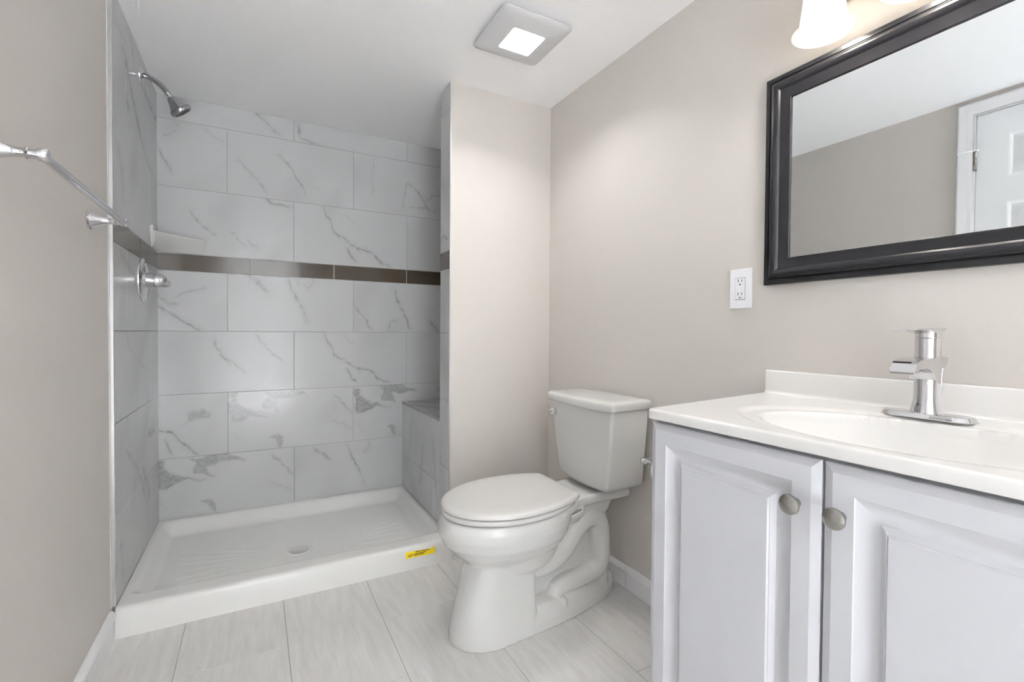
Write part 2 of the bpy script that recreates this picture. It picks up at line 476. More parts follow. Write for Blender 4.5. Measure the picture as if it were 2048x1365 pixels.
def tile_wall(name, tiles, P, shader, res=0.0045, gap=0.0008, proud=0.002):
    """tiles: (a0, a1, z0, z1, vein function(U, V)). P(a, z, out) -> xyz. One mesh of eased-edge tiles with a vein attribute."""
    V_all, F_all, A_all = [], [], []
    base = 0
    for a0, a1, z0, z1, fn in tiles:
        a0 += gap; a1 -= gap; z0 += gap; z1 -= gap
        if a1 - a0 < 0.004 or z1 - z0 < 0.004:
            continue
        na = max(2, int(round((a1 - a0) / res))); nz = max(2, int(round((z1 - z0) / res)))
        a = np.concatenate([[a0], np.linspace(a0 + 0.0008, a1 - 0.0008, na), [a1]])
        z = np.concatenate([[z0], np.linspace(z0 + 0.0008, z1 - 0.0008, nz), [z1]])
        AA, ZZ = np.meshgrid(a, z, indexing='ij')
        OO = np.full(AA.shape, proud)
        OO[0, :] = OO[-1, :] = 0.0; OO[:, 0] = OO[:, -1] = 0.0
        A_all.append(fn(AA, ZZ).ravel())
        V_all.append(P(AA.ravel(), ZZ.ravel(), OO.ravel()))
        n, m = AA.shape
        idx = (np.arange(n * m) + base).reshape(n, m)
        F_all.append(np.stack([idx[:-1, :-1], idx[1:, :-1], idx[1:, 1:], idx[:-1, 1:]], -1).reshape(-1, 4))
        base += n * m
    V = np.concatenate(V_all); F = np.concatenate(F_all); A = np.concatenate(A_all)
    me = bpy.data.meshes.new(name)
    me.vertices.add(len(V)); me.vertices.foreach_set('co', V.astype(np.float32).ravel())
    me.loops.add(F.size); me.loops.foreach_set('vertex_index', F.astype(np.int32).ravel())
    me.polygons.add(len(F))
    me.polygons.foreach_set('loop_start', np.arange(0, F.size, 4, dtype=np.int32))
    me.polygons.foreach_set('loop_total', np.full(len(F), 4, dtype=np.int32))
    me.polygons.foreach_set('use_smooth', np.zeros(len(F), dtype=bool))
    me.update(); me.validate()
    at = me.attributes.new('vein', 'FLOAT', 'POINT')
    at.data.foreach_set('value', A.astype(np.float32))
    me.materials.append(shader)
    o = bpy.data.objects.new(name, me)
    COL.objects.link(o)
    return o

def stack3(x, y, z):
    return np.stack([x + 0 * y + 0 * z, y + 0 * x + 0 * z, z + 0 * x + 0 * y], -1)

# ================================================================== SETTING
# floor: grout bed with running-bond plank tiles
bm = new_box(XL - 0.1, XR + 0.1, YREAR - 0.1, YB + 0.1, -0.08, -0.0012)
floor = struct(obj('floor', bm, M['floor_grout']))
tiles = []
for c in range(-2, 5):
    x0 = 0.0917 + 0.3035 * c; x1 = x0 + 0.3035
    x0c, x1c = max(x0, XL), min(x1, XR)
    if x1c - x0c < 0.01:
        continue
    j0 = 1.357 if c % 2 == 0 else 1.662
    for k in range(-5, 3):
        y0 = j0 + 0.61 * k; y1 = y0 + 0.61
        y0, y1 = max(y0, YREAR), min(y1, 2.00)
        if y1 - y0 > 0.01:
            tone = random.random()
            tiles.append((x0c, x1c, y0, y1, (lambda t: (lambda A, Z: np.full(A.shape, t)))(tone)))
o = tile_wall('plank', tiles, lambda a, b, d: stack3(a, b, d - 0.0012), M['plank'], res=0.2, gap=0.0008, proud=0.0012)
o.data.attributes['vein'].name = 'tone'
o.parent = floor

# ceiling
struct(obj('ceiling', new_box(XL - 0.1, XR + 0.1, YREAR - 0.1, YB + 0.1, ZC, ZC + 0.1), M['ceiling']))

# left wall with the door opening
DY0, DY1, DZ = 0.165, 0.945, 2.045
bm = bmesh.new()
box(bm, XL - 0.1, XL, DY1 + 0.02, YB + 0.1, 0, ZC)
box(bm, XL - 0.1, XL, YREAR - 0.1, DY0 - 0.02, 0, ZC)
box(bm, XL - 0.1, XL, DY0 - 0.02, DY1 + 0.02, DZ + 0.02, ZC)
struct(obj('wall_left', bm, M['wall']))
struct(obj('wall_right', new_box(XR, XR + 0.1, YREAR - 0.1, YB + 0.1, 0, ZC), M['wall']))
# added, unseen: open doorway and room behind the camera, bringing fill light
OX0, OX1, YH = -0.33, 0.50, -3.2
bm = bmesh.new()
box(bm, XL - 0.1, OX0, YREAR - 0.1, YREAR, 0, ZC)
box(bm, OX1, XR + 0.1, YREAR - 0.1, YREAR, 0, ZC)
box(bm, OX0, OX1, YREAR - 0.1, YREAR, 2.045, ZC)
struct(obj('wall_rear', bm, M['wall']))
bm = bmesh.new()
for x0, x1 in ((OX0 - 0.057, OX0 + 0.004), (OX1 - 0.004, OX1 + 0.057)):
    box(bm, x0, x1, YREAR, YREAR + 0.016, 0, 2.10)
box(bm, OX0 + 0.004, OX1 - 0.004, YREAR, YREAR + 0.016, 2.041, 2.10)
box(bm, OX0 - 0.001, OX0 + 0.014, YREAR - 0.1, YREAR, 0, 2.045)
box(bm, OX1 - 0.014, OX1 + 0.001, YREAR - 0.1, YREAR, 0, 2.045)
struct(obj('trim_5', bm, M['trim'], bevel=0.002))
HX0, HX1 = -1.3, 1.5
struct(obj('floor_added_hall', new_box(HX0, HX1, YH, YREAR - 0.1, -0.08, 0.0), M['added_hallfloor']))  # added room, never in view; its pale surfaces bounce light
struct(obj('ceiling_added_hall', new_box(HX0, HX1, YH, YREAR - 0.1, ZC + 0.2, ZC + 0.3), M['ceiling']))
struct(obj('wall_added_hall_left', new_box(HX0 - 0.1, HX0, YH, YREAR - 0.1, 0, ZC + 0.2), M['added_hall']))
WY0, WY1, WZ0, WZ1 = -3.05, -1.40, 0.40, 2.15
bm = bmesh.new()
box(bm, HX1, HX1 + 0.1, YH - 0.1, WY0, 0, ZC + 0.2); box(bm, HX1, HX1 + 0.1, WY1, YREAR, 0, ZC + 0.2)
box(bm, HX1, HX1 + 0.1, WY0, WY1, 0, WZ0); box(bm, HX1, HX1 + 0.1, WY0, WY1, WZ1, ZC + 0.2)
struct(obj('wall_added_hall_right', bm, M['added_hall']))
bm = bmesh.new()
for y0, y1, z0, z1 in ((WY0, WY0 + 0.06, WZ0, WZ1), (WY1 - 0.06, WY1, WZ0, WZ1), (WY0 + 0.06, WY1 - 0.06, WZ0, WZ0 + 0.06), (WY0 + 0.06, WY1 - 0.06, WZ1 - 0.06, WZ1), (-2.245, -2.205, WZ0 + 0.06, WZ1 - 0.06)):
    box(bm, HX1 + 0.01, HX1 + 0.07, y0, y1, z0, z1)
struct(obj('added_window_1', bm, M['trim'], bevel=0.003))  # added frame around the opening that lets the fill light in
bm = bmesh.new()
box(bm, HX0, XL - 0.1, YREAR - 0.1, YREAR, 0, ZC + 0.2)
box(bm, XR + 0.1, HX1, YREAR - 0.1, YREAR, 0, ZC + 0.2)
box(bm, XL - 0.1, XR + 0.1, YREAR - 0.1, YREAR, ZC, ZC + 0.2)
struct(obj('wall_added_hall_front', bm, M['added_hall']))
struct(obj('wall_added_hall_rear', new_box(HX0, HX1, YH - 0.1, YH, 0, ZC + 0.2), M['added_hall']))
back = struct(obj('wall_back', new_box(XL, XR, YB, YB + 0.1, 0, ZC), M['grout']))

# back wall tile
tiles = []
for r, (z0, z1) in enumerate(ROWS):
    seam0 = 0.184 if r % 2 == 0 else -0.1205
    for c in range(-1, 3):
        u0 = seam0 + 0.61 * c
        if r % 2 == 1 and c == -1:
            u0 = -0.7305
        if r % 2 == 0 and c == -1:
            u0 = -0.426
        key = PRINT_AT.get((r, c))
        x0, x1 = max(u0, XT), min(u0 + 0.61, XR)
        if x1 - x0 < 0.01:
            continue
        st, bl = PRINTS[key] if key else ([], [])
        if key is None:
            st = [(0.004, 0.4, [(0.1 + 0.3 * random.random(), 0.3), (0.25 + 0.3 * random.random(), 0.02)])]
        zb = z0 if r else 0.085
        tiles.append((x0, x1, z0, z1, (lambda s, b, u, v, sd: (lambda A, Z: paint(A - u, Z - v, s, b, sd)))(st, bl, u0, zb, 3.7 * r + 1.3 * c + 9)))
o = tile_wall('tile', tiles, lambda a, z, d: stack3(a, YB - d, z), M['marble'], res=0.004)
o.parent = back

def accent(name, spans, P, parent):
    bm = bmesh.new()
    for a0, a1 in spans:
        prism(bm, rrect(a0 + 0.0016, a1 - 0.0016, STRIP[0] + 0.0014, STRIP[1] - 0.0014, 0.0012, 2), P, 0.0, 0.0024)
    o = obj(name, bm, M['accent'], parent, bevel=0.0007, segs=2)
    bm = bmesh.new()
    prism(bm, [(spans[0][0], STRIP[0]), (spans[-1][1], STRIP[0]), (spans[-1][1], STRIP[1]), (spans[0][0], STRIP[1])], P, -0.002, 0.0007)
    obj('accent_grout', bm, M['accent_grout'], parent)
    return o
accent('accent_tile', [(XT, -0.0214), (-0.0214, 0.386), (0.386, 0.794), (0.794, 1.202), (1.202, XR)], lambda a, z, d: (a, YB - d, z), back)

# tiled build-out of the shower's left wall
tl = struct(obj('wall_shower', new_box(XL, XT, YJ, YB, 0.0, ZC), M['grout']))
tiles = []
for r, (z0, z1) in enumerate(ROWS):
    cuts = [YJ, 2.181, YB] if r % 2 else [YJ, 2.597, YB]
    for y0, y1 in zip(cuts, cuts[1:]):
        tiles.append((y0, y1, z0, z1, lambda A, Z: paint(A, Z, LEFT_STROKES, [], 4.1)))
o = tile_wall('tile', tiles, lambda a, z, d: stack3(XT + d, a, z), M['marble'], res=0.006)
o.parent = tl
accent('accent_tile', [(YJ, 2.40), (2.40, YB)], lambda a, z, d: (XT + d, a, z), tl)
bm = bmesh.new()
box(bm, XL - 0.001, XT + 0.003, YJ - 0.010, YJ - 0.0005, 0.100, ZC)
struct(obj('trim_1', bm, M['alu'], bevel=0.002))
bm = bmesh.new()
box(bm, XL - 0.001, XL + 0.0025, YJ - 0.017, YJ - 0.0105, 0.100, ZC)
struct(obj('trim_2', bm, M['caulk'], bevel=0.001))

# partition between shower and toilet
pw = struct(obj('wall_partition', new_box(XP + 0.0013, XR, YP0, YP1, 0, ZC), M['wall']))
tiles = []
END = [(0.02, 0.9, [(2.02, 1.435), (2.05, 1.428), (2.10, 1.45)])]
for r, (z0, z1) in enumerate(ROWS):
    tiles.append((YP0 + 0.002, YP1, z0, z1, lambda A, Z: paint(A, Z, [(0.004, 0.7, [(2.03, 1.447), (2.06, 1.436), (2.09, 1.452), (2.13, 1.44)])], [], 2.3)))
bm = new_box(XP, XP + 0.0012, YP0 + 0.0012, YP1, 0.0, ZC)
pend = struct(obj('trim_3', bm, M['grout']))
o = tile_wall('tile', tiles, lambda a, z, d: stack3(XP - d, a, z), M['marble'], res=0.006)
o.parent = pend
accent('accent_tile', [(YP0 + 0.002, YP1)], lambda a, z, d: (XP - d, a, z), pend)
bm = bmesh.new()
box(bm, XP - 0.0028, XP + 0.0008, YP0 - 0.0012, YP0 + 0.0010, 0.096, ZC)
struct(obj('trim_4', bm, M['alu'], bevel=0.0005))

# baseboards
def base_profile():
    return [(0, 0), (0.0120, 0), (0.0120, 0.0620), (0.0135, 0.0632), (0.0165, 0.0650), (0.0178, 0.0690), (0.0175, 0.0745), (0.0150, 0.0810), (0.0105, 0.0860), (0.006, 0.0885), (0, 0.0885)]
bm = bmesh.new()
for y0, y1 in ((YREAR, 0.04), (0.745, 1.4215), (1.423, YP0)):
    prism(bm, base_profile(), lambda a, b, d: (XR - a, d, b), y0, y1)
struct(obj('baseboard_right', bm, M['trim'], bevel=0.0012, segs=2))
bm = bmesh.new()
for y0, y1 in ((DY1 + 0.078, 1.955), (YREAR, DY0 - 0.078)):
    prism(bm, [(a, b * 1.13) for a, b in base_profile()], lambda a, b, d: (XL + a, d, b), y0, y1)
struct(obj('baseboard_left', bm, M['trim'], bevel=0.0012, segs=2))
bm = bmesh.new()
prism(bm, base_profile(), lambda a, b, d: (d, YP0 - a, b), XP + 0.001, XR - 0.0005)
struct(obj('baseboard_partition', bm, M['trim'], bevel=0.0012, segs=2))

# panelled door in the left wall, seen in the mirror
bm = bmesh.new()
xd = XL - 0.012
cols = [(DY0, DY0 + 0.105, 0), (DY0 + 0.105, DY0 + 0.335, 1), (DY0 + 0.335, DY0 + 0.445, 0), (DY0 + 0.445, DY0 + 0.675, 1), (DY0 + 0.675, DY1, 0)]
rows = [(0.012, 0.24, 0), (0.24, 0.84, 1), (0.84, 1.02, 0), (1.02, 1.625, 1), (1.625, 1.735, 0), (1.735, 1.935, 1), (1.935, DZ, 0)]
for y0, y1, a in cols:
    for z0, z1, b in rows:
        P = lambda y, z, d: (xd + d, y, z)
        if a and b:
            grid_rect_rings(bm, y0, y1, z0, z1, [(0, 0), (0.006, -0.002), (0.016, -0.009), (0.022, -0.009), (0.042, -0.002), (0.046, -0.001)], P)
        else:
            bm.faces.new([bm.verts.new(P(*q, 0)) for q in ((y0, z0), (y1, z0), (y1, z1), (y0, z1))])
box(bm, xd - 0.035, xd - 0.012, DY0, DY1, 0.012, DZ)
door = struct(obj('door_1', bm, M['door'], sharp=30))
bm = bmesh.new()
prof = [(0, 0), (0.0, 0.010), (0.012, 0.012), (0.02, 0.012), (0.026, 0.015), (0.044, 0.018), (0.052, 0.018), (0.057, 0.012), (0.057, 0)]
def casing(bm):
    # left leg, right leg, head: the profile runs from the opening outwards
    for s, yy in ((1, DY1 + 0.008), (-1, DY0 - 0.008)):
        A = [bm.verts.new((XL + d, yy + s * w, 0.0)) for w, d in prof]
        B = [bm.verts.new((XL + d, yy + s * w, DZ + 0.008 + w)) for w, d in prof]
        loft_rings(bm, [A, B], True)
    A = [bm.verts.new((XL + d, DY1 + 0.008 + w, DZ + 0.008 + w)) for w, d in prof]
    B = [bm.verts.new((XL + d, DY0 - 0.008 - w, DZ + 0.008 + w)) for w, d in prof]
    loft_rings(bm, [A, B], True)
casing(bm)
obj('casing', bm, M['trim'], door, sharp=25)
bm = bmesh.new()
box(bm, XL - 0.1, XL, DY1, DY1 + 0.02, 0, DZ + 0.02)
box(bm, XL - 0.1, XL, DY0 - 0.02, DY0, 0, DZ + 0.02)
box(bm, XL - 0.1, XL, DY0, DY1, DZ + 0.003, DZ + 0.02)
obj('jamb', bm, M['trim'], door)
for zc in (1.835, 1.05, 0.27):
    bm = bmesh.new()
    lathe(bm, (XL + 0.002, DY1 + 0.001, zc - 0.045), (0, 0, 1), [(0, 0), (0, 0.007), (0.029, 0.007), (0.030, 0.0062), (0.031, 0.007), (0.059, 0.007), (0.060, 0.0062), (0.061, 0.007), (0.09, 0.007), (0.09, 0)], 16, cap=False)
    hg = obj('hinge', bm, M['nickel'], door)
    if zc > 1.8:
        bm = bmesh.new()
        tube(bm, [(XL + 0.002, DY1 + 0.001, zc + 0.049), (XL + 0.022, DY1 + 0.03, zc + 0.047), (XL + 0.026, DY1 + 0.058, zc + 0.042)], 0.0035, 8)
        box(bm, XL - 0.006, XL + 0.010, DY1 - 0.010, DY1 + 0.012, zc + 0.045, zc + 0.052)
        obj('door_stop', bm, M['white'], hg)
bm = bmesh.new()
lathe(bm, (xd - 0.001, DY0 + 0.065, 0.93), (1, 0, 0), [(0, 0), (0, 0.032), (0.006, 0.030), (0.010, 0.012), (0.030, 0.011), (0.036, 0.022), (0.050, 0.027), (0.062, 0.022), (0.066, 0)], 24, cap=False)
obj('door_knob', bm, M['nickel'], door)

# ================================================================== SHOWER
# bench
bench = thing('shower_bench', 'grey marble-tiled shower bench in the right-hand end of the shower', 'bench', (1.03, 2.45, 0.0))
BZ = 0.5987
obj('core', new_box(XP, XR, YP1 + 0.0005, YB - 0.0005, 0.0, BZ - 0.0125), M['grout'], bench)
tiles = []
for r, (z0, z1) in enumerate([(0.0965, 0.29), (0.29, BZ - 0.012)]):
    for y0, y1 in ([(YP1, 2.42), (2.42, YB)] if r else [(YP1, 2.25), (2.25, YB)]):
        tiles.append((y0, y1, z0, z1, (lambda sd: (lambda A, Z: paint(A - YP1, Z, [(0.008, 0.35, [(0.02, 0.16), (0.06, 0.30), (0.10, 0.48)]), (0.02, 0.25, [(0.3, 0.2), (0.25, 0.42)]), (0.012, .25, [(0.45, 0.55), (0.5, 0.3)])], [], sd)))(r + y0)))
o = tile_wall('front_tile', tiles, lambda a, z, d: stack3(XP - d, a, z), M['marble'], res=0.006)
o.parent = bench; o.matrix_parent_inverse = Matrix.Translation(-Vector(bench.location))
tiles = []
for x0, x1 in ((XP - 0.002, 0.93), (0.93, XR)):
    tiles.append((x0, x1, YP1, YB, lambda A, Z: paint(A, Z - 2.0, [(0.01, 0.4, [(0.75, 0.7), (0.9, 0.4), (1.0, 0.2)]), (0.02, 0.3, [(0.8, 0.75), (1.05, 0.6)])], [], 6.0)))
o = tile_wall('seat_tile', tiles, lambda a, b, d: stack3(a, b, BZ - 0.002 + d), M['marble'], res=0.008)
o.parent = bench; o.matrix_parent_inverse = Matrix.Translation(-Vector(bench.location))
obj('edge_trim', new_box(XP - 0.0035, XP + 0.004, YP1, YB - 0.001, BZ - 0.012, BZ + 0.0005), M['nickel'], bench, bevel=0.001)

# shower pan
PX0, PX1, PY0, PY1, PZ = XT + 0.003, XP - 0.003, 1.961, YB - 0.003, 0.0947
DRAIN = (0.172, 2.305)
def sstep(t):
    t = np.clip(t, 0, 1)
    return t * t * t * (t * (6 * t - 15) + 10)
def pan_h(x, y):
    fl = 0.030 + 0.012 * np.clip(np.hypot(x - DRAIN[0], (y - DRAIN[1]) * 1.3) / 0.6, 0, 1)
    a = sstep((x - PX0 - 0.014) / 0.060) * sstep((PX1 - 0.014 - x) / 0.055) * sstep((PY1 - 0.014 - y) / 0.090) * sstep((y - 2.052) / 0.070)
    a = np.clip(a, 0, 1) ** 0.8
    return PZ * (1 - a) + fl * a
pan = thing('shower_pan', 'long white acrylic shower pan with front threshold on the plank floor', 'shower pan', ((PX0 + PX1) / 2, 2.37, 0.0))
bm = bmesh.new()
xs = np.concatenate([[PX0], np.linspace(PX0 + 0.012, PX1 - 0.012, 130), [PX1]])
ys_top = np.linspace(1.988, PY1, 96)
cols = []
for x in xs:
    col = [bm.verts.new((x, 1.9605, 0.0)), bm.verts.new((x, 1.9625, 0.012)), bm.verts.new((x, 1.9700, PZ - 0.016))]
    for k in range(1, 6):
        a = math.radians(90.0 * k / 6)
        col.append(bm.verts.new((x, 1.9705 + 0.0175 * (1 - math.cos(a)), PZ - 0.016 + 0.016 * math.sin(a))))
    for y in ys_top:
        col.append(bm.verts.new((x, y, float(pan_h(np.array(x), np.array(y))))))
    col.append(bm.verts.new((x, PY1, 0.0)))
    cols.append(col)
for A, B in zip(cols, cols[1:]):
    for i in range(len(A) - 1):
        bm.faces.new((A[i], A[i + 1], B[i + 1], B[i]))
bm.faces.new(cols[0]); bm.faces.new(cols[-1]); 
bm.faces.new([c[0] for c in cols] + [c[-1] for c in reversed(cols)])
# raised grip lines fanning out from the drain
RIBS = [((-0.294, 2.489), (0.085, 2.345)), ((-0.296, 2.430), (0.070, 2.325)), ((-0.296, 2.372), (0.060, 2.310)), ((-0.290, 2.300), (0.060, 2.296)), ((-0.288, 2.232), (0.065, 2.280)), ((-0.284, 2.176), (0.095, 2.255)),
        ((-0.060, 2.46), (0.10, 2.37)), ((0.262, 2.352), (0.610, 2.500)), ((0.278, 2.336), (0.640, 2.440)), ((0.290, 2.318), (0.655, 2.385)), ((0.297, 2.300), (0.660, 2.330)), ((0.297, 2.284), (0.655, 2.268)), ((0.270, 2.262), (0.630, 2.190)), ((0.24, 2.37), (0.42, 2.50))]
for (x0, y0), (x1, y1) in RIBS:
    pts = []
    for k in range(15):
        t = k / 14.0
        x, y = x0 + (x1 - x0) * t, y0 + (y1 - y0) * t
        pts.append((x, y, float(pan_h(np.array(x), np.array(y))) - 0.0012))
    tube(bm, pts, [0.0006] + [0.0030] * 13 + [0.0006], 8)
obj('basin', bm, M['acrylic'], pan, sharp=60)
bm = bmesh.new()
dz = float(pan_h(np.array(DRAIN[0]), np.array(DRAIN[1])))
lathe(bm, (DRAIN[0], DRAIN[1], dz - 0.002), (0, 0, 1), [(0, 0), (0, 0.056), (0.0045, 0.0555), (0.0065, 0.052), (0.0070, 0.044), (0.0058, 0.042), (0.0058, 0)], 48, cap=False)
drain = obj('drain_cover', bm, M['acrylic'], pan)
bm = bmesh.new()
for rr, n in ((0.010, 6), (0.020, 12), (0.030, 18), (0.039, 24)):
    for k in range(n):
        a = 2 * math.pi * k / n
        lathe(bm, (DRAIN[0] + rr * math.cos(a), DRAIN[1] + rr * math.sin(a), dz + 0.0037), (0, 0, 1), [(0, 0), (0, 0.0022), (0.0004, 0.0022), (0.0004, 0)], 8, cap=False)
obj('drain_hole', bm, M['dark'], drain)
# yellow warning sticker on the threshold
bm = bmesh.new()
py = lambda z: 1.9625 + 0.0075 * (z - 0.012) / (PZ - 0.028)
S = lambda x, z, d: (x, py(z) - 0.0004 - d, z)
prism(bm, [(0.560, 0.048), (0.690, 0.0475), (0.690, 0.0745), (0.675, 0.0735), (0.668, 0.070), (0.64, 0.0715), (0.60, 0.0735), (0.560, 0.0745)], S, 0, 0.0004)
stk = obj('warning_sticker', bm, M['yellow'], pan)
bm = bmesh.new()
for x0, x1, z in ((0.603, 0.628, 0.0675), (0.572, 0.580, 0.0605), (0.583, 0.592, 0.0605), (0.597, 0.650, 0.0600), (0.568, 0.588, 0.0545), (0.592, 0.640, 0.0545), (0.630, 0.664, 0.0668)):
    prism(bm, [(x0, z), (x1, z), (x1, z + 0.0028), (x0, z + 0.0028)], S, 0.0004, 0.0006)
obj('warning_text', bm, M['black'], stk)

# corner soap shelf
bm = bmesh.new()
zb, zt = 1.383, 1.452
xa, ya = XT + 0.0022, YB - 0.0022
def ringp(pts, z):
    return [bm.verts.new((x, y, z)) for x, y in pts]
low = [(xa, ya), (-0.235, ya), (-0.222, ya - 0.006), (-0.24, ya - 0.013), (-0.37, ya - 0.016), (xa + 0.020, ya - 0.030), (xa + 0.014, 2.66), (xa + 0.008, 2.62), (xa, 2.625)]
mid = [(xa, ya), (-0.226, ya), (-0.214, ya - 0.012), (-0.232, ya - 0.030), (-0.318, ya - 0.052), (xa + 0.060, ya - 0.080), (xa + 0.034, 2.65), (xa + 0.016, 2.608), (xa, 2.612)]
top = [(xa, ya), (-0.222, ya), (-0.210, ya - 0.016), (-0.228, ya - 0.042), (-0.295, ya - 0.085), (xa + 0.085, ya - 0.115), (xa + 0.046, 2.64), (xa + 0.020, 2.600), (xa, 2.606)]
rings = [ringp(low, zb), ringp(mid, zb + 0.030), ringp(top, zt - 0.008), ringp(top, zt)]
inn = [(x + (-0.33 - x) * 0.13, y + (2.72 - y) * 0.13) for x, y in top]
rings.append(ringp(inn, zt)); rings.append(ringp([(x + (-0.34 - x) * 0.2, y + (2.73 - y) * 0.2) for x, y in inn], zt - 0.012))
loft_rings(bm, rings, True)
# short wall flange standing above the dish on the side wall
prism(bm, rrect(2.603, 2.66, 1.44, 1.478, 0.010, 4), lambda a, b, d: (xa + d, a, b), 0.0, 0.012)
o = obj('soap_shelf', bm, M['ceramic'], sharp=50, bevel=0.004, loc=(xa, ya, zb))
tag(o, 'small white ceramic corner soap shelf above the brown tile band in the shower', 'soap shelf')

# shower head
sh = thing('shower_sprayer', 'chrome shower head and bent arm high on the left marble wall', 'shower head', (XT + 0.002, 2.43, 2.045))
bm = bmesh.new()
lathe(bm, (XT + 0.002, 2.43, 2.045), (1, 0, 0), [(0, 0), (0, 0.034), (0.003, 0.0335), (0.008, 0.026), (0.011, 0.014), (0.011, 0)], 40, cap=False)
obj('escutcheon', bm, M['chrome'], sh)
bm = bmesh.new()
tube(bm, [(XT + 0.004, 2.43, 2.045), (XT + 0.03, 2.43, 2.0445), (-0.350, 2.43, 2.030), (-0.331, 2.43, 2.0125), (-0.313, 2.43, 1.9905)], 0.0104, 20, sub=6)
obj('arm', bm, M['dullchrome'], sh)
bm = bmesh.new()
ax = Vector((0.040, 0.012, -0.051)).normalized()
p0 = Vector((-0.3165, 2.43, 1.9945))
lathe(bm, p0, ax, [(-0.002, 0), (-0.002, 0.0122), (0.009, 0.0122), (0.010, 0.0095), (0.013, 0.0095), (0.014, 0.0122), (0.024, 0.0125), (0.024, 0)], 28, cap=False)
obj('ball_joint', bm, M['chrome'], sh)
bm = bmesh.new()
lathe(bm, p0 + ax * 0.018, ax, [(0, 0), (0, 0.015), (0.002, 0.0175), (0.012, 0.0205), (0.026, 0.0260), (0.038, 0.0330), (0.046, 0.0390), (0.0505, 0.0420), (0.0515, 0.0408), (0.0525, 0.0424), (0.060, 0.0428), (0.064, 0.0410), (0.0655, 0.037), (0.063, 0.0350), (0.063, 0)], 48, cap=False)
hd = obj('spray_head', bm, M['dullchrome'], sh)
bm = bmesh.new()
_, uu, ww = frame_of(ax)
for rr, n in ((0.006, 6), (0.0135, 10), (0.0215, 14), (0.0295, 20)):
    for k in range(n):
        a = 2 * math.pi * k / n
        lathe(bm, p0 + ax * 0.0805 + (uu * math.cos(a) + ww * math.sin(a)) * rr, ax, [(0, 0), (0, 0.0026), (0.005, 0.0019), (0.005, 0)], 8, cap=False)
obj('spray_nozzle', bm, M['dark'], hd)

# mixing valve
VC = Vector((XT + 0.002, 2.44, 1.217))
va = thing('shower_valve', 'round chrome shower mixing valve on the left marble wall below the brown band', 'shower valve', VC)
bm = bmesh.new()
lathe(bm, VC, (1, 0, 0), [(0, 0), (0, 0.089), (0.004, 0.0885), (0.010, 0.082), (0.012, 0.072), (0.010, 0.069), (0.008, 0.050), (0.012, 0.034), (0.012, 0)], 64, cap=False)
obj('escutcheon', bm, M['chrome'], va)
bm = bmesh.new()
lathe(bm, VC + Vector((0.010, 0, 0)), (1, 0, 0), [(0, 0), (0, 0.0300), (0.030, 0.0290), (0.031, 0.0270), (0.032, 0.0270), (0.032, 0)], 40, cap=False)
obj('sleeve', bm, M['chrome'], va)
bm = bmesh.new()
lathe(bm, VC + Vector((0.042, 0, 0)), (1, 0, 0), [(0, 0), (0, 0.0285), (0.014, 0.0280), (0.025, 0.0255), (0.034, 0.0195), (0.040, 0.011), (0.042, 0)], 40, cap=False)
tube(bm, [VC + Vector((0.056, 0.0, -0.004)), VC + Vector((0.072, -0.004, -0.011)), VC + Vector((0.086, -0.008, -0.012)), VC + Vector((0.094, -0.01, -0.012))], [0.018, 0.016, 0.0135, 0.0125], 20, sub=4)
obj('handle', bm, M['chrome'], va, sharp=60)

# towel bar on the left wall
tb = thing('towel_bar', 'long chrome towel bar on the left wall in front of the shower', 'towel bar', (XL, 1.46, 1.326))
BX = XL + 0.0785
for y in (1.768, 1.163):
    bm = bmesh.new()
    lathe(bm, (XL + 0.0002, y, 1.3255), (1, 0, 0), [(0.913 * h, r) for h, r in [(0, 0), (0, 0.0275), (0.003, 0.028), (0.0055, 0.0265), (0.0062, 0.024), (0.010, 0.0225), (0.020, 0.0165), (0.034, 0.0115), (0.050, 0.0092), (0.062, 0.0088), (0.063, 0.0110), (0.066, 0.0112), (0.068, 0.0092), (0.080, 0.0090), (0.081, 0.0118), (0.094, 0.0122), (0.097, 0.0105), (0.098, 0)]], 36, cap=False)
    obj('post', bm, M['chrome'], tb)
bm = bmesh.new()
lathe(bm, (BX, 1.166, 1.3255), (0, 1, 0), [(0, 0), (0, 0.0098), (0.012, 0.0098), (0.014, 0.0085), (0.588, 0.0085), (0.590, 0.0098), (0.602, 0.0098), (0.602, 0)], 28, cap=False)
obj('rod', bm, M['chrome'], tb)

# ================================================================== TOILET
TY0, TSH = 1.457, 0.08
def TP(x, yl, z):
    return (x, TY0 + TSH * (x - 0.8) + yl, z)

def spow(v, p):
    return math.copysign(abs(v) ** p, v)

def egg(xf, xb, hw, xc=None, nb=2.5, nf=2.0, n=64, clip=None):
    xc = (xf + xb) / 2 if xc is None else xc
    out = []
    for k in range(n):
        a = 2 * math.pi * k / n
        c, s = math.cos(a), math.sin(a)
        if c < 0:
            x, y = xc + (xc - xf) * spow(c, 2 / nf), hw * spow(s, 2 / nf)
        else:
            x, y = xc + (xb - xc) * spow(c, 2 / nb), hw * spow(s, 2 / nb)
        if clip is not None and x > clip:
            x = clip
        out.append((x, y))
    return out

def tloft(bm, secs):
    rings = [[bm.verts.new(TP(x, y, z)) for x, y in pts] for pts, z in secs]
    loft_rings(bm, rings, True)

toilet = thing('toilet', 'white two-piece toilet with closed lid between the partition and the vanity', 'toilet', TP(0.9, 0, 0))
bm = bmesh.new()
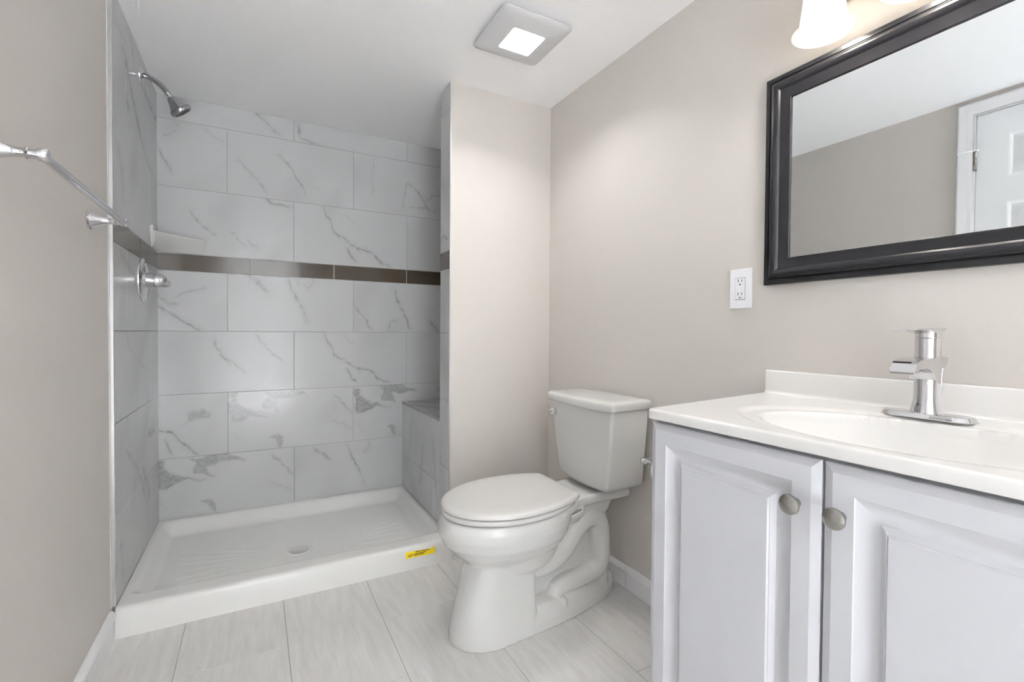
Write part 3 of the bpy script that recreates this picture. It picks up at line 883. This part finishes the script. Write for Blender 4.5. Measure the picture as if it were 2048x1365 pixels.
# bowl
tloft(bm, [(egg(0.655, 0.90, 0.085, 0.78, 2.2), 0.205), (egg(0.625, 0.945, 0.108, 0.79, 2.2), 0.235), (egg(0.600, 0.970, 0.128, 0.79, 2.2), 0.262),
           (egg(0.566, 0.990, 0.154, 0.785, 2.3), 0.292), (egg(0.536, 1.006, 0.176, 0.78, 2.3), 0.325), (egg(0.520, 1.012, 0.187, 0.775, 2.3), 0.360),
           (egg(0.5225, 1.018, 0.188, 0.775, 2.3), 0.388), (egg(0.530, 1.018, 0.184, 0.775, 2.3), 0.405), (egg(0.535, 1.012, 0.180, 0.775, 2.3), 0.4115)])
# well under the bowl
tloft(bm, [(egg(0.74, 0.90, 0.055, 0.81, 2), 0.172), (egg(0.68, 0.935, 0.092, 0.80, 2), 0.190), (egg(0.65, 0.965, 0.116, 0.80, 2), 0.222), (egg(0.64, 0.985, 0.130, 0.80, 2), 0.262), (egg(0.64, 0.99, 0.13, 0.80, 2), 0.31)])
# front column, flat at its back
tloft(bm, [(egg(0.557, 0.845, 0.120, 0.70, 9), 0.0), (egg(0.560, 0.845, 0.119, 0.70, 9), 0.03), (egg(0.573, 0.843, 0.113, 0.70, 9), 0.08), (egg(0.590, 0.842, 0.108, 0.70, 9), 0.14),
           (egg(0.607, 0.842, 0.104, 0.70, 9), 0.20), (egg(0.617, 0.842, 0.101, 0.70, 9), 0.245), (egg(0.622, 0.842, 0.101, 0.70, 9), 0.28)])
# foot
tloft(bm, [(egg(0.70, 1.278, 0.119, 0.85, 2.1), 0.0), (egg(0.70, 1.276, 0.118, 0.85, 2.1), 0.030), (egg(0.70, 1.268, 0.110, 0.85, 2.1), 0.052), (egg(0.70, 1.245, 0.088, 0.85, 2.1), 0.074), (egg(0.72, 1.21, 0.060, 0.85, 2.1), 0.088)])
# web between column and back leg
tloft(bm, [(rrect(0.78, 1.185, -0.040, 0.040, 0.02), 0.04), (rrect(0.78, 1.185, -0.040, 0.040, 0.02), 0.30), (rrect(0.88, 1.15, -0.040, 0.040, 0.02), 0.36)])
# trapway relief on both sides
path = [(0.800, 0.205), (0.862, 0.196), (0.9204, 0.2000), (0.9690, 0.2180), (1.0040, 0.2480), (1.0270, 0.2800), (1.0560, 0.3080), (1.0980, 0.3260), (1.1310, 0.3150), (1.1520, 0.2760), (1.1580, 0.22), (1.1580, 0.165), (1.1370, 0.1240), (1.0850, 0.1080), (1.03, 0.103), (0.985, 0.101), (0.950, 0.090), (0.938, 0.070)]
rads = [0.036, 0.036, 0.036, 0.036, 0.036, 0.037, 0.040, 0.043, 0.043, 0.043, 0.042, 0.042, 0.042, 0.036, 0.035, 0.034, 0.032, 0.024]
for s in (-1, 1):
    tube(bm, [TP(x, s * 0.058, z) for x, z in path], rads, 20, sub=4)
tube(bm, [TP(1.165, 0, 0.02), TP(1.165, 0, 0.31)], 0.062, 28)
tloft(bm, [(rrect(1.115, 1.215, -0.075, 0.075, 0.04), 0.03), (rrect(1.115, 1.212, -0.075, 0.075, 0.04), 0.28), (rrect(1.08, 1.19, -0.07, 0.07, 0.04), 0.34)])
# block under the deck and the deck itself
tloft(bm, [(rrect(0.96, 1.16, -0.070, 0.070, 0.03), 0.29), (rrect(0.95, 1.20, -0.085, 0.085, 0.03), 0.345), (rrect(0.95, 1.22, -0.092, 0.092, 0.03), 0.40)])
tloft(bm, [(rrect(0.93, 1.04, -0.085, 0.085, 0.02), 0.325), (rrect(0.93, 1.045, -0.116, 0.116, 0.02), 0.360), (rrect(0.93, 1.048, -0.119, 0.119, 0.02), 0.40)])
dk = [(0.86, -0.172), (0.92, -0.163), (0.965, -0.142), (1.01, -0.120), (1.06, -0.109), (1.13, -0.107), (1.20, -0.112), (1.268, -0.115)]
dk = dk + [(x, -y) for x, y in reversed(dk)]
ins = [(x - (0.006 if x > 1.2 else 0), y * 0.94) for x, y in dk]
tloft(bm, [(ins, 0.384), (dk, 0.394), (dk, 0.410), (ins, 0.420)])
body = obj('bowl', bm, M['china'], toilet, sharp=180)
rm = body.modifiers.new('remesh', 'REMESH'); rm.mode = 'VOXEL'; rm.voxel_size = 0.0034; rm.use_smooth_shade = True
sm = body.modifiers.new('smooth', 'SMOOTH'); sm.factor = 0.5; sm.iterations = 7

# tank and its lid
def tank_sec(xf, xb, wf, wb, bow, sh=0.0, n=14, r=0.014):
    """outline with bowed front and rounded front corners; sh slides the back sideways"""
    pts = []
    for k in range(n + 1):
        t = -1 + 2 * k / n
        y = t * (wf - r)
        pts.append((xf - bow * (1 - t * t), y))
    for k in range(1, 7):
        a = math.radians(90 * k / 6)
        pts.append((xf + r * (1 - math.cos(a)) , wf - r + r * math.sin(a)))
    pts.append((xb - r, wb)); pts.append((xb, wb - r)); pts.append((xb, -wb + r)); pts.append((xb - r, -wb))
    for k in range(6, 0, -1):
        a = math.radians(90 * k / 6)
        pts.append((xf + r * (1 - math.cos(a)), -(wf - r + r * math.sin(a))))
    return [(x, y + sh * (x - 1.18)) for x, y in pts]
bm = bmesh.new()
secs = []
for t in (0.0, 0.02, 0.06, 0.2, 0.4, 0.6, 0.8, 1.0):
    z = 0.436 + t * (0.734 - 0.436)
    e = 0.012 * max(0, 1 - t / 0.05)
    g = t ** 0.8
    wf = 0.146 + 0.050 * g - e; wb = 0.168 + 0.042 * g - e
    secs.append(([(x, y - 0.010 * (1 - t)) for x, y in tank_sec(1.100 - 0.010 * t + e, 1.282, wf, wb, 0.014, 0.06)], z))
tloft(bm, secs)
tank = obj('tank', bm, M['china'], toilet, sharp=50, bevel=0.003)
bm = bmesh.new()
L = lambda d, z: (tank_sec(1.074 + d, 1.290 - d, 0.209 - d, 0.226 - d, 0.018, 0.10), z)
tloft(bm, [L(0.006, 0.7345), L(0.001, 0.738), L(0.0, 0.742), L(0.0, 0.757), L(0.0015, 0.763), L(0.006, 0.7675), L(0.014, 0.7695), L(0.05, 0.7705)])
obj('tank_lid', bm, M['china'], toilet, sharp=60)
# seat ring and lid
bm = bmesh.new()
SE = lambda d, z: (egg(0.533 + d, 1.06 - d, 0.190 - d, 0.775, 2.0, 2.0, clip=0.985 - d), z)
tloft(bm, [SE(0.030, 0.4100), SE(0.030, 0.4168), SE(0.002, 0.4168), SE(0.0, 0.4185), SE(0.0, 0.4295), SE(0.0025, 0.4325), SE(0.008, 0.4335), SE(0.03, 0.4335)])
obj('seat', bm, M['seat'], toilet, sharp=60)
bm = bmesh.new()
LE = lambda d, z: (egg(0.531 + d, 1.085 - d, 0.194 - d, 0.78, 2.0, 2.0, clip=1.004 - d), z)
tloft(bm, [LE(0.030, 0.4335), LE(0.030, 0.4370), LE(0.002, 0.4370), LE(0.0, 0.4385), LE(0.0, 0.441), LE(0.0, 0.446), LE(0.0025, 0.4505), LE(0.008, 0.4535), LE(0.02, 0.4555), LE(0.06, 0.457)])
obj('seat_lid', bm, M['seat'], toilet, sharp=60)
for s in (-1, 1):
    bm = bmesh.new()
    x, y, _ = TP(1.012, s * 0.072, 0)
    box(bm, x - 0.012, x + 0.014, y - 0.017, y + 0.017, 0.416, 0.440)
    obj('hinge', bm, M['seat'], toilet, bevel=0.005)
    bm = bmesh.new()
    lathe(bm, TP(0.958, s * 0.092, 0.046), (0, 0, 1), [(0, 0.018), (0.012, 0.0175), (0.022, 0.0150), (0.029, 0.009), (0.032, 0)], 24)
    obj('bolt_cap', bm, M['seat'], toilet)
# trip lever on the far end of the tank front
lx, ly, lz = 1.0855, 1.628, 0.690
bm = bmesh.new()
prism(bm, rrect(ly - 0.013, ly + 0.013, lz - 0.0145, lz + 0.0145, 0.009, 5), lambda a, b, d: (lx - d, a, b), -0.006, 0.016)
lev = obj('trip_lever', bm, M['chrome'], toilet, bevel=0.003)
bm = bmesh.new()
tube(bm, [(lx - 0.012, ly + 0.004, lz + 0.002), (lx - 0.018, ly + 0.025, lz + 0.004), (lx - 0.030, ly + 0.046, lz + 0.006)], [0.008, 0.006, 0.0035], 14, sub=4, squash=(1, 1, 0.6))
obj('lever_arm', bm, M['chrome'], lev)
# barcode sticker below the deck, brass bolt in the back leg
bm = bmesh.new()
sx0, sx1 = 0.969, 1.025
sy = lambda x: TP(x, 0, 0)[1] - 0.1185
SP = lambda a, b, d: (a, sy(a) - d, b + 0.20 * (a - 0.997))
prism(bm, [(sx0, 0.371), (sx1, 0.371), (sx1, 0.389), (sx0, 0.389)], SP, -0.003, 0.0006)
st = obj('barcode_label', bm, M['paper'], toilet)
bm = bmesh.new()
x = sx0 + 0.004
while x < sx1 - 0.006:
    w = random.choice((0.0008, 0.0014, 0.0022))
    prism(bm, [(x, 0.3755), (x + w, 0.3755), (x + w, 0.3850), (x, 0.3850)], SP, 0.0006, 0.0009)
    x += w + random.choice((0.0008, 0.0012))
obj('barcode', bm, M['black'], st)
bm = bmesh.new()
lathe(bm, TP(1.096, -0.044, 0.280), (0, -1, 0), [(0, 0.011), (0.010, 0.011), (0.010, 0.006), (0.018, 0.006), (0.018, 0)], 6)
obj('tank_bolt', bm, M['brass'], toilet)

# ================================================================== VANITY
VX, VY0, VY1 = 0.776, 0.052, 0.780
vc = thing('vanity_cabinet', 'white two-door vanity cabinet under the white sink top', 'vanity', (1.04, 0.41, 0.0))
bm = bmesh.new()
box(bm, VX + 0.0195, XR - 0.002, VY0, VY0 + 0.016, 0.095, 0.8235)
box(bm, VX + 0.0195, XR - 0.002, VY1 - 0.017, VY1 - 0.001, 0.095, 0.8235)
box(bm, VX + 0.0195, XR - 0.002, VY0 + 0.016, VY1 - 0.017, 0.095, 0.111)
box(bm, XR - 0.010, XR - 0.002, VY0 + 0.016, VY1 - 0.017, 0.111, 0.8235)
box(bm, VX + 0.0195, VX + 0.0375, VY0 + 0.016, VY1 - 0.017, 0.745, 0.8235)
box(bm, VX + 0.0195, VX + 0.0375, 0.4475, VY1 - 0.017, 0.111, 0.140)
box(bm, VX + 0.075, XR - 0.002, VY0 + 0.002, VY1 - 0.003, 0.0, 0.095)
obj('body', bm, M['cabinet'], vc, bevel=0.0012, segs=2)
DPROF = [(0.0, -0.0185), (0.0, -0.0065), (0.0012, -0.0050), (0.0120, -0.0008), (0.0138, 0.0), (0.0440, 0.0), (0.0450, -0.0012), (0.0630, -0.0105), (0.0700, -0.0112), (0.0750, -0.0100), (0.0830, -0.0038), (0.0845, -0.0038), (0.0870, -0.0012), (0.0890, -0.0012)]
for y0, y1, ky in ((0.4195, VY1, 0.4555), (VY0, 0.4150, 0.3880)):
    bm = bmesh.new()
    P = lambda y, z, d: (VX - d, y, z)
    R = grid_rect_rings(bm, y0, y1, 0.105, 0.8150, DPROF, P)
    bm.faces.new(R[0])
    d = obj('door', bm, M['cabinet'], vc, sharp=22)
    bm = bmesh.new()
    lathe(bm, (VX + 0.0005, ky, 0.7375), (-1, 0, 0), [(0, 0), (0, 0.0075), (0.004, 0.0065), (0.012, 0.0060), (0.016, 0.0090), (0.018, 0.0155), (0.0205, 0.0166), (0.0235, 0.0160), (0.0262, 0.0125), (0.0278, 0.006), (0.0282, 0)], 36, cap=False)
    obj('knob', bm, M['nickel'], d)

# sink top: one cast piece with basin and backsplash
VZ, VF = 0.8459, 0.7645
YR = 0.036
def ledge(x):
    return 0.776 + (x - VF) / (1.2814 - VF) * (0.8468 - 0.776)
SX, SY, AX, AY = 0.992, 0.385, 0.200, 0.312
def top_h(x, y):
    d = np.sqrt(((x - SX) / AX) ** 2 + ((y - SY) / AY) ** 2)
    s1 = sstep((1.02 - d) / 0.12) * 0.0055
    inner = np.clip(1 - d / 0.84, 0, 1)
    b = 0.125 * (1 - np.clip(d / 0.84, 0, 1) ** 2.6)
    lip = sstep(inner / 0.05)
    return VZ - s1 - b * lip * 0.98 - 0.0 * inner
vt = thing('sink_counter', 'glossy white one-piece sink top with backsplash on the vanity cabinet', 'sink', (1.03, 0.40, 0.8245))
bm = bmesh.new()
XTOP1 = 1.2855
ss = np.linspace(0, 1, 150)
xs = np.concatenate([np.linspace(VF + 0.0065, XTOP1, 100)])
cols = []
for s in ss:
    col = []
    f = lambda x: YR + s * (ledge(x) - YR)
    col.append((XTOP1, f(XTOP1), 0.8240)); col.append((VF + 0.012, f(VF), 0.8240)); col.append((VF + 0.001, f(VF), 0.8245)); col.append((VF, f(VF), 0.8258))
    col.append((VF, f(VF), VZ - 0.0065))
    for k in range(1, 5):
        a = math.radians(90 * k / 5)
        col.append((VF + 0.0065 * (1 - math.cos(a)), f(VF), VZ - 0.0065 + 0.0065 * math.sin(a)))
    for x in xs:
        y = f(x)
        col.append((x, y, float(top_h(np.array(x), np.array(y)))))
    cols.append([bm.verts.new(q) for q in col])
for A, B in zip(cols, cols[1:]):
    n = len(A)
    for i in range(2, n - 1):
        bm.faces.new((A[i], B[i], B[i + 1], A[i + 1]))
    bm.faces.new((A[0], B[0], B[1], A[1])) if False else None
bm.faces.new(cols[0][2:]); bm.faces.new(cols[-1][2:])
# cove into the backsplash, backsplash
prof2 = [(XTOP1 - 0.010, VZ - 0.0002), (XTOP1 - 0.0062, VZ + 0.0014), (XTOP1 - 0.0034, VZ + 0.0046), (XTOP1 - 0.0022, VZ + 0.009), (XTOP1 - 0.0022, 0.9068), (XTOP1 - 0.0010, 0.9092), (XTOP1 + 0.001, 0.9100), (XR - 0.0005, 0.9100), (XR - 0.0005, 0.8240), (XTOP1 - 0.010, 0.8240)]
prism(bm, prof2, lambda a, b, d: (a, d, b), YR, 0.8468)
obj('basin', bm, M['cultured'], vt, sharp=50)
bm = bmesh.new()
zd = float(top_h(np.array(SX), np.array(SY)))
lathe(bm, (SX, SY, zd - 0.001), (0, 0, 1), [(0, 0), (0, 0.030), (0.003, 0.029), (0.004, 0.022), (0.003, 0.020), (0.006, 0.018), (0.007, 0)], 32, cap=False)
obj('drain', bm, M['chrome'], vt)

# faucet
FX, FY = 1.203, 0.4465
fz = VZ
fa = thing('faucet', 'chrome single-lever sink faucet with waterfall spout on the white sink top', 'faucet', (FX, FY, fz))
bm = bmesh.new()
pl = lambda gx, gy, z: [bm.verts.new((FX - 0.008 + x, FY - 0.004 + y, z)) for x, y in rrect(-gx, gx, -gy, gy, gx * 0.98, 12)]
loft_rings(bm, [pl(0.0290, 0.0775, fz - 0.0004), pl(0.0290, 0.0775, fz + 0.0012), pl(0.0240, 0.0725, fz + 0.0085), pl(0.0220, 0.0705, fz + 0.0092)], True)
obj('deck_plate', bm, M['chrome'], fa, sharp=20)
bm = bmesh.new()
b0 = fz + 0.009
lathe(bm, (FX, FY, b0), (0, 0, 1), [(0, 0), (0, 0.0275), (0.002, 0.0272), (0.012, 0.0245), (0.025, 0.0222), (0.034, 0.0215), (0.150, 0.0212), (0.150, 0)], 48, cap=False)
obj('body', bm, M['chrome'], fa)
bm = bmesh.new()
sp = [(0.0, 0.9690), (-0.060, 0.9655), (-0.088, 0.9620), (-0.099, 0.9560), (-0.1085, 0.9400), (-0.1080, 0.9375), (-0.096, 0.9385), (-0.088, 0.9455), (-0.060, 0.9470), (-0.042, 0.9440), (-0.030, 0.9370), (-0.0212, 0.9220), (-0.010, 0.9350), (0.004, 0.9440), (0.0205, 0.9475), (0.0205, 0.9690)]
prism(bm, [(FX + a, b) for a, b in sp], lambda a, b, d: (a, d, b), FY - 0.0215, FY + 0.0215)
spo = obj('spout', bm, M['chrome'], fa, sharp=25, bevel=0.0016)
bm = bmesh.new()
prism(bm, [(FX - 0.1078, 0.9372), (FX - 0.0965, 0.9378), (FX - 0.0965, 0.9390), (FX - 0.1078, 0.9385)], lambda a, b, d: (a, d, b), FY - 0.0185, FY + 0.0185)
obj('outlet_slot', bm, M['dark'], spo)
bm = bmesh.new()
lathe(bm, (FX, FY, b0 + 0.1505), (0, 0, 1), [(0, 0), (0, 0.0205), (0.0008, 0.0205), (0.0010, 0.0216), (0.0165, 0.0216), (0.0165, 0)], 48, cap=False)
prism(bm, [(FX + 0.0216, 1.0215), (FX + 0.0216, 1.0268), (FX - 0.05, 1.0262), (FX - 0.102, 1.0236), (FX - 0.1035, 1.0222), (FX - 0.102, 1.0212), (FX - 0.05, 1.0212), (FX - 0.018, 1.0150)], lambda a, b, d: (a, d, b), FY - 0.0208, FY + 0.0208)
obj('lever', bm, M['chrome'], fa, sharp=25, bevel=0.0012)
bm = bmesh.new()
tube(bm, [(1.243, 0.4415, fz + 0.008), (1.246, 0.4375, 0.953)], 0.0028, 12)
lathe(bm, (1.2460, 0.4376, 0.948), (0.045, -0.06, 1), [(0, 0), (0, 0.0055), (0.003, 0.0050), (0.004, 0.0062), (0.017, 0.0078), (0.019, 0.0070), (0.0195, 0)], 20, cap=False)
obj('lift_rod', bm, M['chrome'], fa)

# ================================================================== MIRROR, LIGHTS, SMALL THINGS ON THE RIGHT WALL
MY0, MY1, MZ0, MZ1 = 0.060, 0.8560, 1.1515, 1.7285
mi = thing('wall_mirror', 'large rectangular mirror in a dark moulded frame above the vanity', 'mirror', (XR, 0.458, MZ0))
FP = [(0.0, 0.0), (0.0, 0.0195), (0.0015, 0.0210), (0.0125, 0.0215), (0.0135, 0.0190), (0.0150, 0.0190), (0.0160, 0.0215), (0.0190, 0.0265), (0.0240, 0.0305), (0.0300, 0.0320), (0.0355, 0.0300), (0.0400, 0.0260), (0.0430, 0.0230), (0.0460, 0.0222), (0.0480, 0.0215), (0.0690, 0.0195), (0.0702, 0.0185), (0.0705, 0.0145), (0.060, 0.0145), (0.060, 0.0)]
bm = bmesh.new()
R = grid_rect_rings(bm, MY0, MY1, MZ0, MZ1, FP, lambda y, z, d: (XR - 0.0005 - d, y, z), close_last=False)
for i in range(4):
    j = (i + 1) % 4
    bm.faces.new((R[-1][i], R[-1][j], R[0][j], R[0][i]))
obj('frame', bm, M['frame'], mi, sharp=28)
bm = new_box(XR - 0.0150, XR - 0.010, MY0 + 0.055, MY1 - 0.055, MZ0 + 0.055, MZ1 - 0.055)
obj('glass', bm, M['mirror'], mi)

# vanity light: bar with three opal shades
vl = thing('vanity_light', 'wall light with lit white glass shades above the mirror', 'wall light', (XR, 0.465, 1.84))
bm = bmesh.new()
prism(bm, rrect(0.21, 0.745, 1.840, 1.930, 0.02), lambda a, b, d: (XR - d, a, b), 0.0005, 0.022)
obj('back_plate', bm, M['nickel'], vl, bevel=0.006)
LX = 1.205
for y in (0.664, 0.477, 0.290):
    bm = bmesh.new()
    tube(bm, [(XR - 0.018, y, 1.888), (XR - 0.05, y, 1.908), (LX + 0.012, y, 1.908), (LX, y, 1.897), (LX, y, 1.880)], 0.007, 14, sub=5)
    lathe(bm, (LX, y, 1.856), (0, 0, 1), [(0, 0), (0, 0.024), (0.018, 0.022), (0.026, 0.012), (0.028, 0)], 28, cap=False)
    arm = obj('arm', bm, M['nickel'], vl)
    bm = bmesh.new()
    z0 = 1.7385
    outer = [(0.0, 0.0640), (0.0015, 0.0655), (0.0045, 0.0655), (0.008, 0.0605), (0.012, 0.0545), (0.018, 0.0508), (0.030, 0.0485), (0.060, 0.0450), (0.095, 0.0405), (0.113, 0.0360), (0.120, 0.028), (0.122, 0.018)]
    inner = [(0.118, 0.018), (0.116, 0.027), (0.110, 0.0340), (0.094, 0.0378), (0.060, 0.0420), (0.030, 0.0455), (0.018, 0.0478), (0.012, 0.0515), (0.007, 0.0580), (0.002, 0.0620), (0.0, 0.0632)]
    lathe(bm, (LX, y, z0), (0, 0, 1), outer + inner + [outer[0]], 48, cap=False)
    shd = obj('shade', bm, M['opal'], vl, sharp=60)
    bm = bmesh.new()
    sphere(bm, (LX, y, 1.800), 0.026, 24)
    lathe(bm, (LX, y, 1.813), (0, 0, 1), [(0, 0.022), (0.02, 0.016), (0.045, 0.013), (0.045, 0)], 20)
    obj('bulb', bm, M['bulb_glow'], shd)
    ld = bpy.data.lights.new('bulb_light', 'POINT')
    ld.energy = BULB; ld.color = (1.0, 0.94, 0.87); ld.shadow_soft_size = 0.026
    lo = bpy.data.objects.new('bulb_light', ld); COL.objects.link(lo); lo.location = (LX, y, 1.768)
    lo.parent = vl; lo.matrix_parent_inverse = Matrix.Translation(-Vector(vl.location))

# ceiling vent lamp
cx, cy, hs = 0.876, 1.561, 0.140
cl = thing('ceiling_vent_light', 'square white ceiling vent cover with a lit square lamp in its middle', 'ceiling light', (cx, cy, ZC))
bm = bmesh.new()
def sq(h, z, r):
    return [bm.verts.new((cx + x, cy + y, z)) for x, y in rrect(-h, h, -h, h, r, 6)]
loft_rings(bm, [sq(0.112, ZC - 0.0005, 0.02), sq(0.112, ZC - 0.014, 0.02), sq(hs - 0.003, ZC - 0.016, 0.020), sq(hs, ZC - 0.019, 0.020), sq(hs - 0.002, ZC - 0.023, 0.020), sq(0.120, ZC - 0.029, 0.018), sq(0.095, ZC - 0.0345, 0.014), sq(0.072, ZC - 0.0375, 0.010), sq(0.0660, ZC - 0.0380, 0.008)], True)
obj('cover', bm, M['lampgrey'], cl, sharp=50)
bm = bmesh.new()
loft_rings(bm, [sq(0.0645, ZC - 0.0365, 0.008), sq(0.0645, ZC - 0.0388, 0.008), sq(0.0620, ZC - 0.0395, 0.008)], True)
obj('lamp_panel', bm, M['lamp_glow'], cl)
ld = bpy.data.lights.new('downlight', 'AREA')
ld.shape = 'SQUARE'; ld.size = 0.12; ld.energy = DOWNLIGHT; ld.spread = math.radians(130); ld.color = (1.0, 0.99, 0.975)
lo = bpy.data.objects.new('downlight', ld); COL.objects.link(lo); lo.location = (cx, cy, ZC - 0.0402)
lo.parent = cl; lo.matrix_parent_inverse = Matrix.Translation(-Vector(cl.location))

# outlet
OY, OZ = 0.9405, 1.1490
ou = thing('wall_outlet', 'white double power outlet on the wall left of the mirror', 'outlet', (XR, OY, OZ))
bm = bmesh.new()
W = lambda a, b, d: (XR - d, OY - a, OZ + b)
prism(bm, rrect(-0.0365, 0.0365, -0.0595, 0.0595, 0.003, 3), W, 0.0002, 0.0060)
obj('face_plate', bm, M['white'], ou, bevel=0.0022)
bm = bmesh.new()
prism(bm, rrect(-0.0167, 0.0167, -0.0335, 0.0335, 0.001, 2), W, 0.004, 0.0064)
dk = obj('dark_gap', bm, M['dark'], ou)
bm = bmesh.new()
prism(bm, rrect(-0.0160, 0.0160, -0.0322, 0.0326, 0.002, 3), W, 0.004, 0.0072)
prism(bm, rrect(-0.0085, 0.0085, 0.0006, 0.0052, 0.0008, 2), W, 0.0072, 0.0080)
prism(bm, rrect(-0.0085, 0.0085, -0.0052, -0.0006, 0.0008, 2), W, 0.0072, 0.0080)
rc = obj('receptacle', bm, M['white'], ou, bevel=0.0004, segs=2)
def slot(pts):
    bm = bmesh.new()
    prism(bm, pts, W, 0.0070, 0.0074)
    obj('slot', bm, M['dark'], rc)
for zc in (0.0205, -0.0195):
    for a, h in ((-0.0062, 0.0085), (0.0062, 0.0068)):
        slot(rrect(a - 0.0011, a + 0.0011, zc - h / 2 + 0.004, zc + h / 2 + 0.004, 0.0004, 2))
    slot(rrect(-0.0023, 0.0023, zc - 0.0095, zc - 0.0050, 0.0018, 4))
slot(rrect(0.0085, 0.0102, -0.0300, -0.0283, 0.0006, 2))
for zc in (0.0485, -0.0485):
    bm = bmesh.new()
    lathe(bm, W(0, zc, 0.0058), (-1, 0, 0), [(0, 0.0032), (0.0006, 0.0031), (0.0011, 0.0018), (0.0011, 0)], 16)
    obj('screw', bm, M['white'], ou)

# toilet paper holder with a roll, mostly behind the vanity
HX, HZ = 1.2200, 0.557
th = thing('toilet_paper_holder', 'chrome paper holder on the wall between toilet tank and vanity', 'paper holder', (XR, 1.135, HZ))
for s, y in ((1, 1.240), (-1, 1.030)):
    bm = bmesh.new()
    lathe(bm, (XR - 0.0003, y, HZ), (-1, 0, 0), [(0, 0), (0, 0.024), (0.004, 0.0235), (0.010, 0.019), (0.030, 0.0105), (0.060, 0.0090), (0.086, 0.0090), (0.090, 0.006), (0.091, 0)], 30, cap=False)
    lathe(bm, (HX, y - s * 0.016, HZ), (0, s, 0), [(0, 0), (0, 0.0085), (0.020, 0.0105), (0.024, 0.0128), (0.027, 0.0115), (0.029, 0.0070), (0.031, 0.0065), (0.034, 0.0098), (0.0395, 0.0118), (0.045, 0.0105), (0.049, 0.0055), (0.050, 0)], 28, cap=False)
    obj('post', bm, M['chrome'], th)
bm = bmesh.new()
lathe(bm, (HX, 1.046, HZ), (0, 1, 0), [(0, 0), (0, 0.007), (0.180, 0.007), (0.180, 0)], 20, cap=False)
obj('spindle', bm, M['chrome'], th)
bm = bmesh.new()
lathe(bm, (HX, 1.070, HZ - 0.009), (0, 1, 0), [(0, 0.020), (0, 0.052), (0.001, 0.053), (0.101, 0.053), (0.102, 0.052), (0.102, 0.020), (0.0, 0.020)], 48, cap=False)
rl = obj('toilet_roll', bm, M['paper'], loc=(HX, 1.121, HZ - 0.009))
tag(rl, 'white toilet paper roll on the chrome holder, half hidden behind the vanity', 'toilet paper')
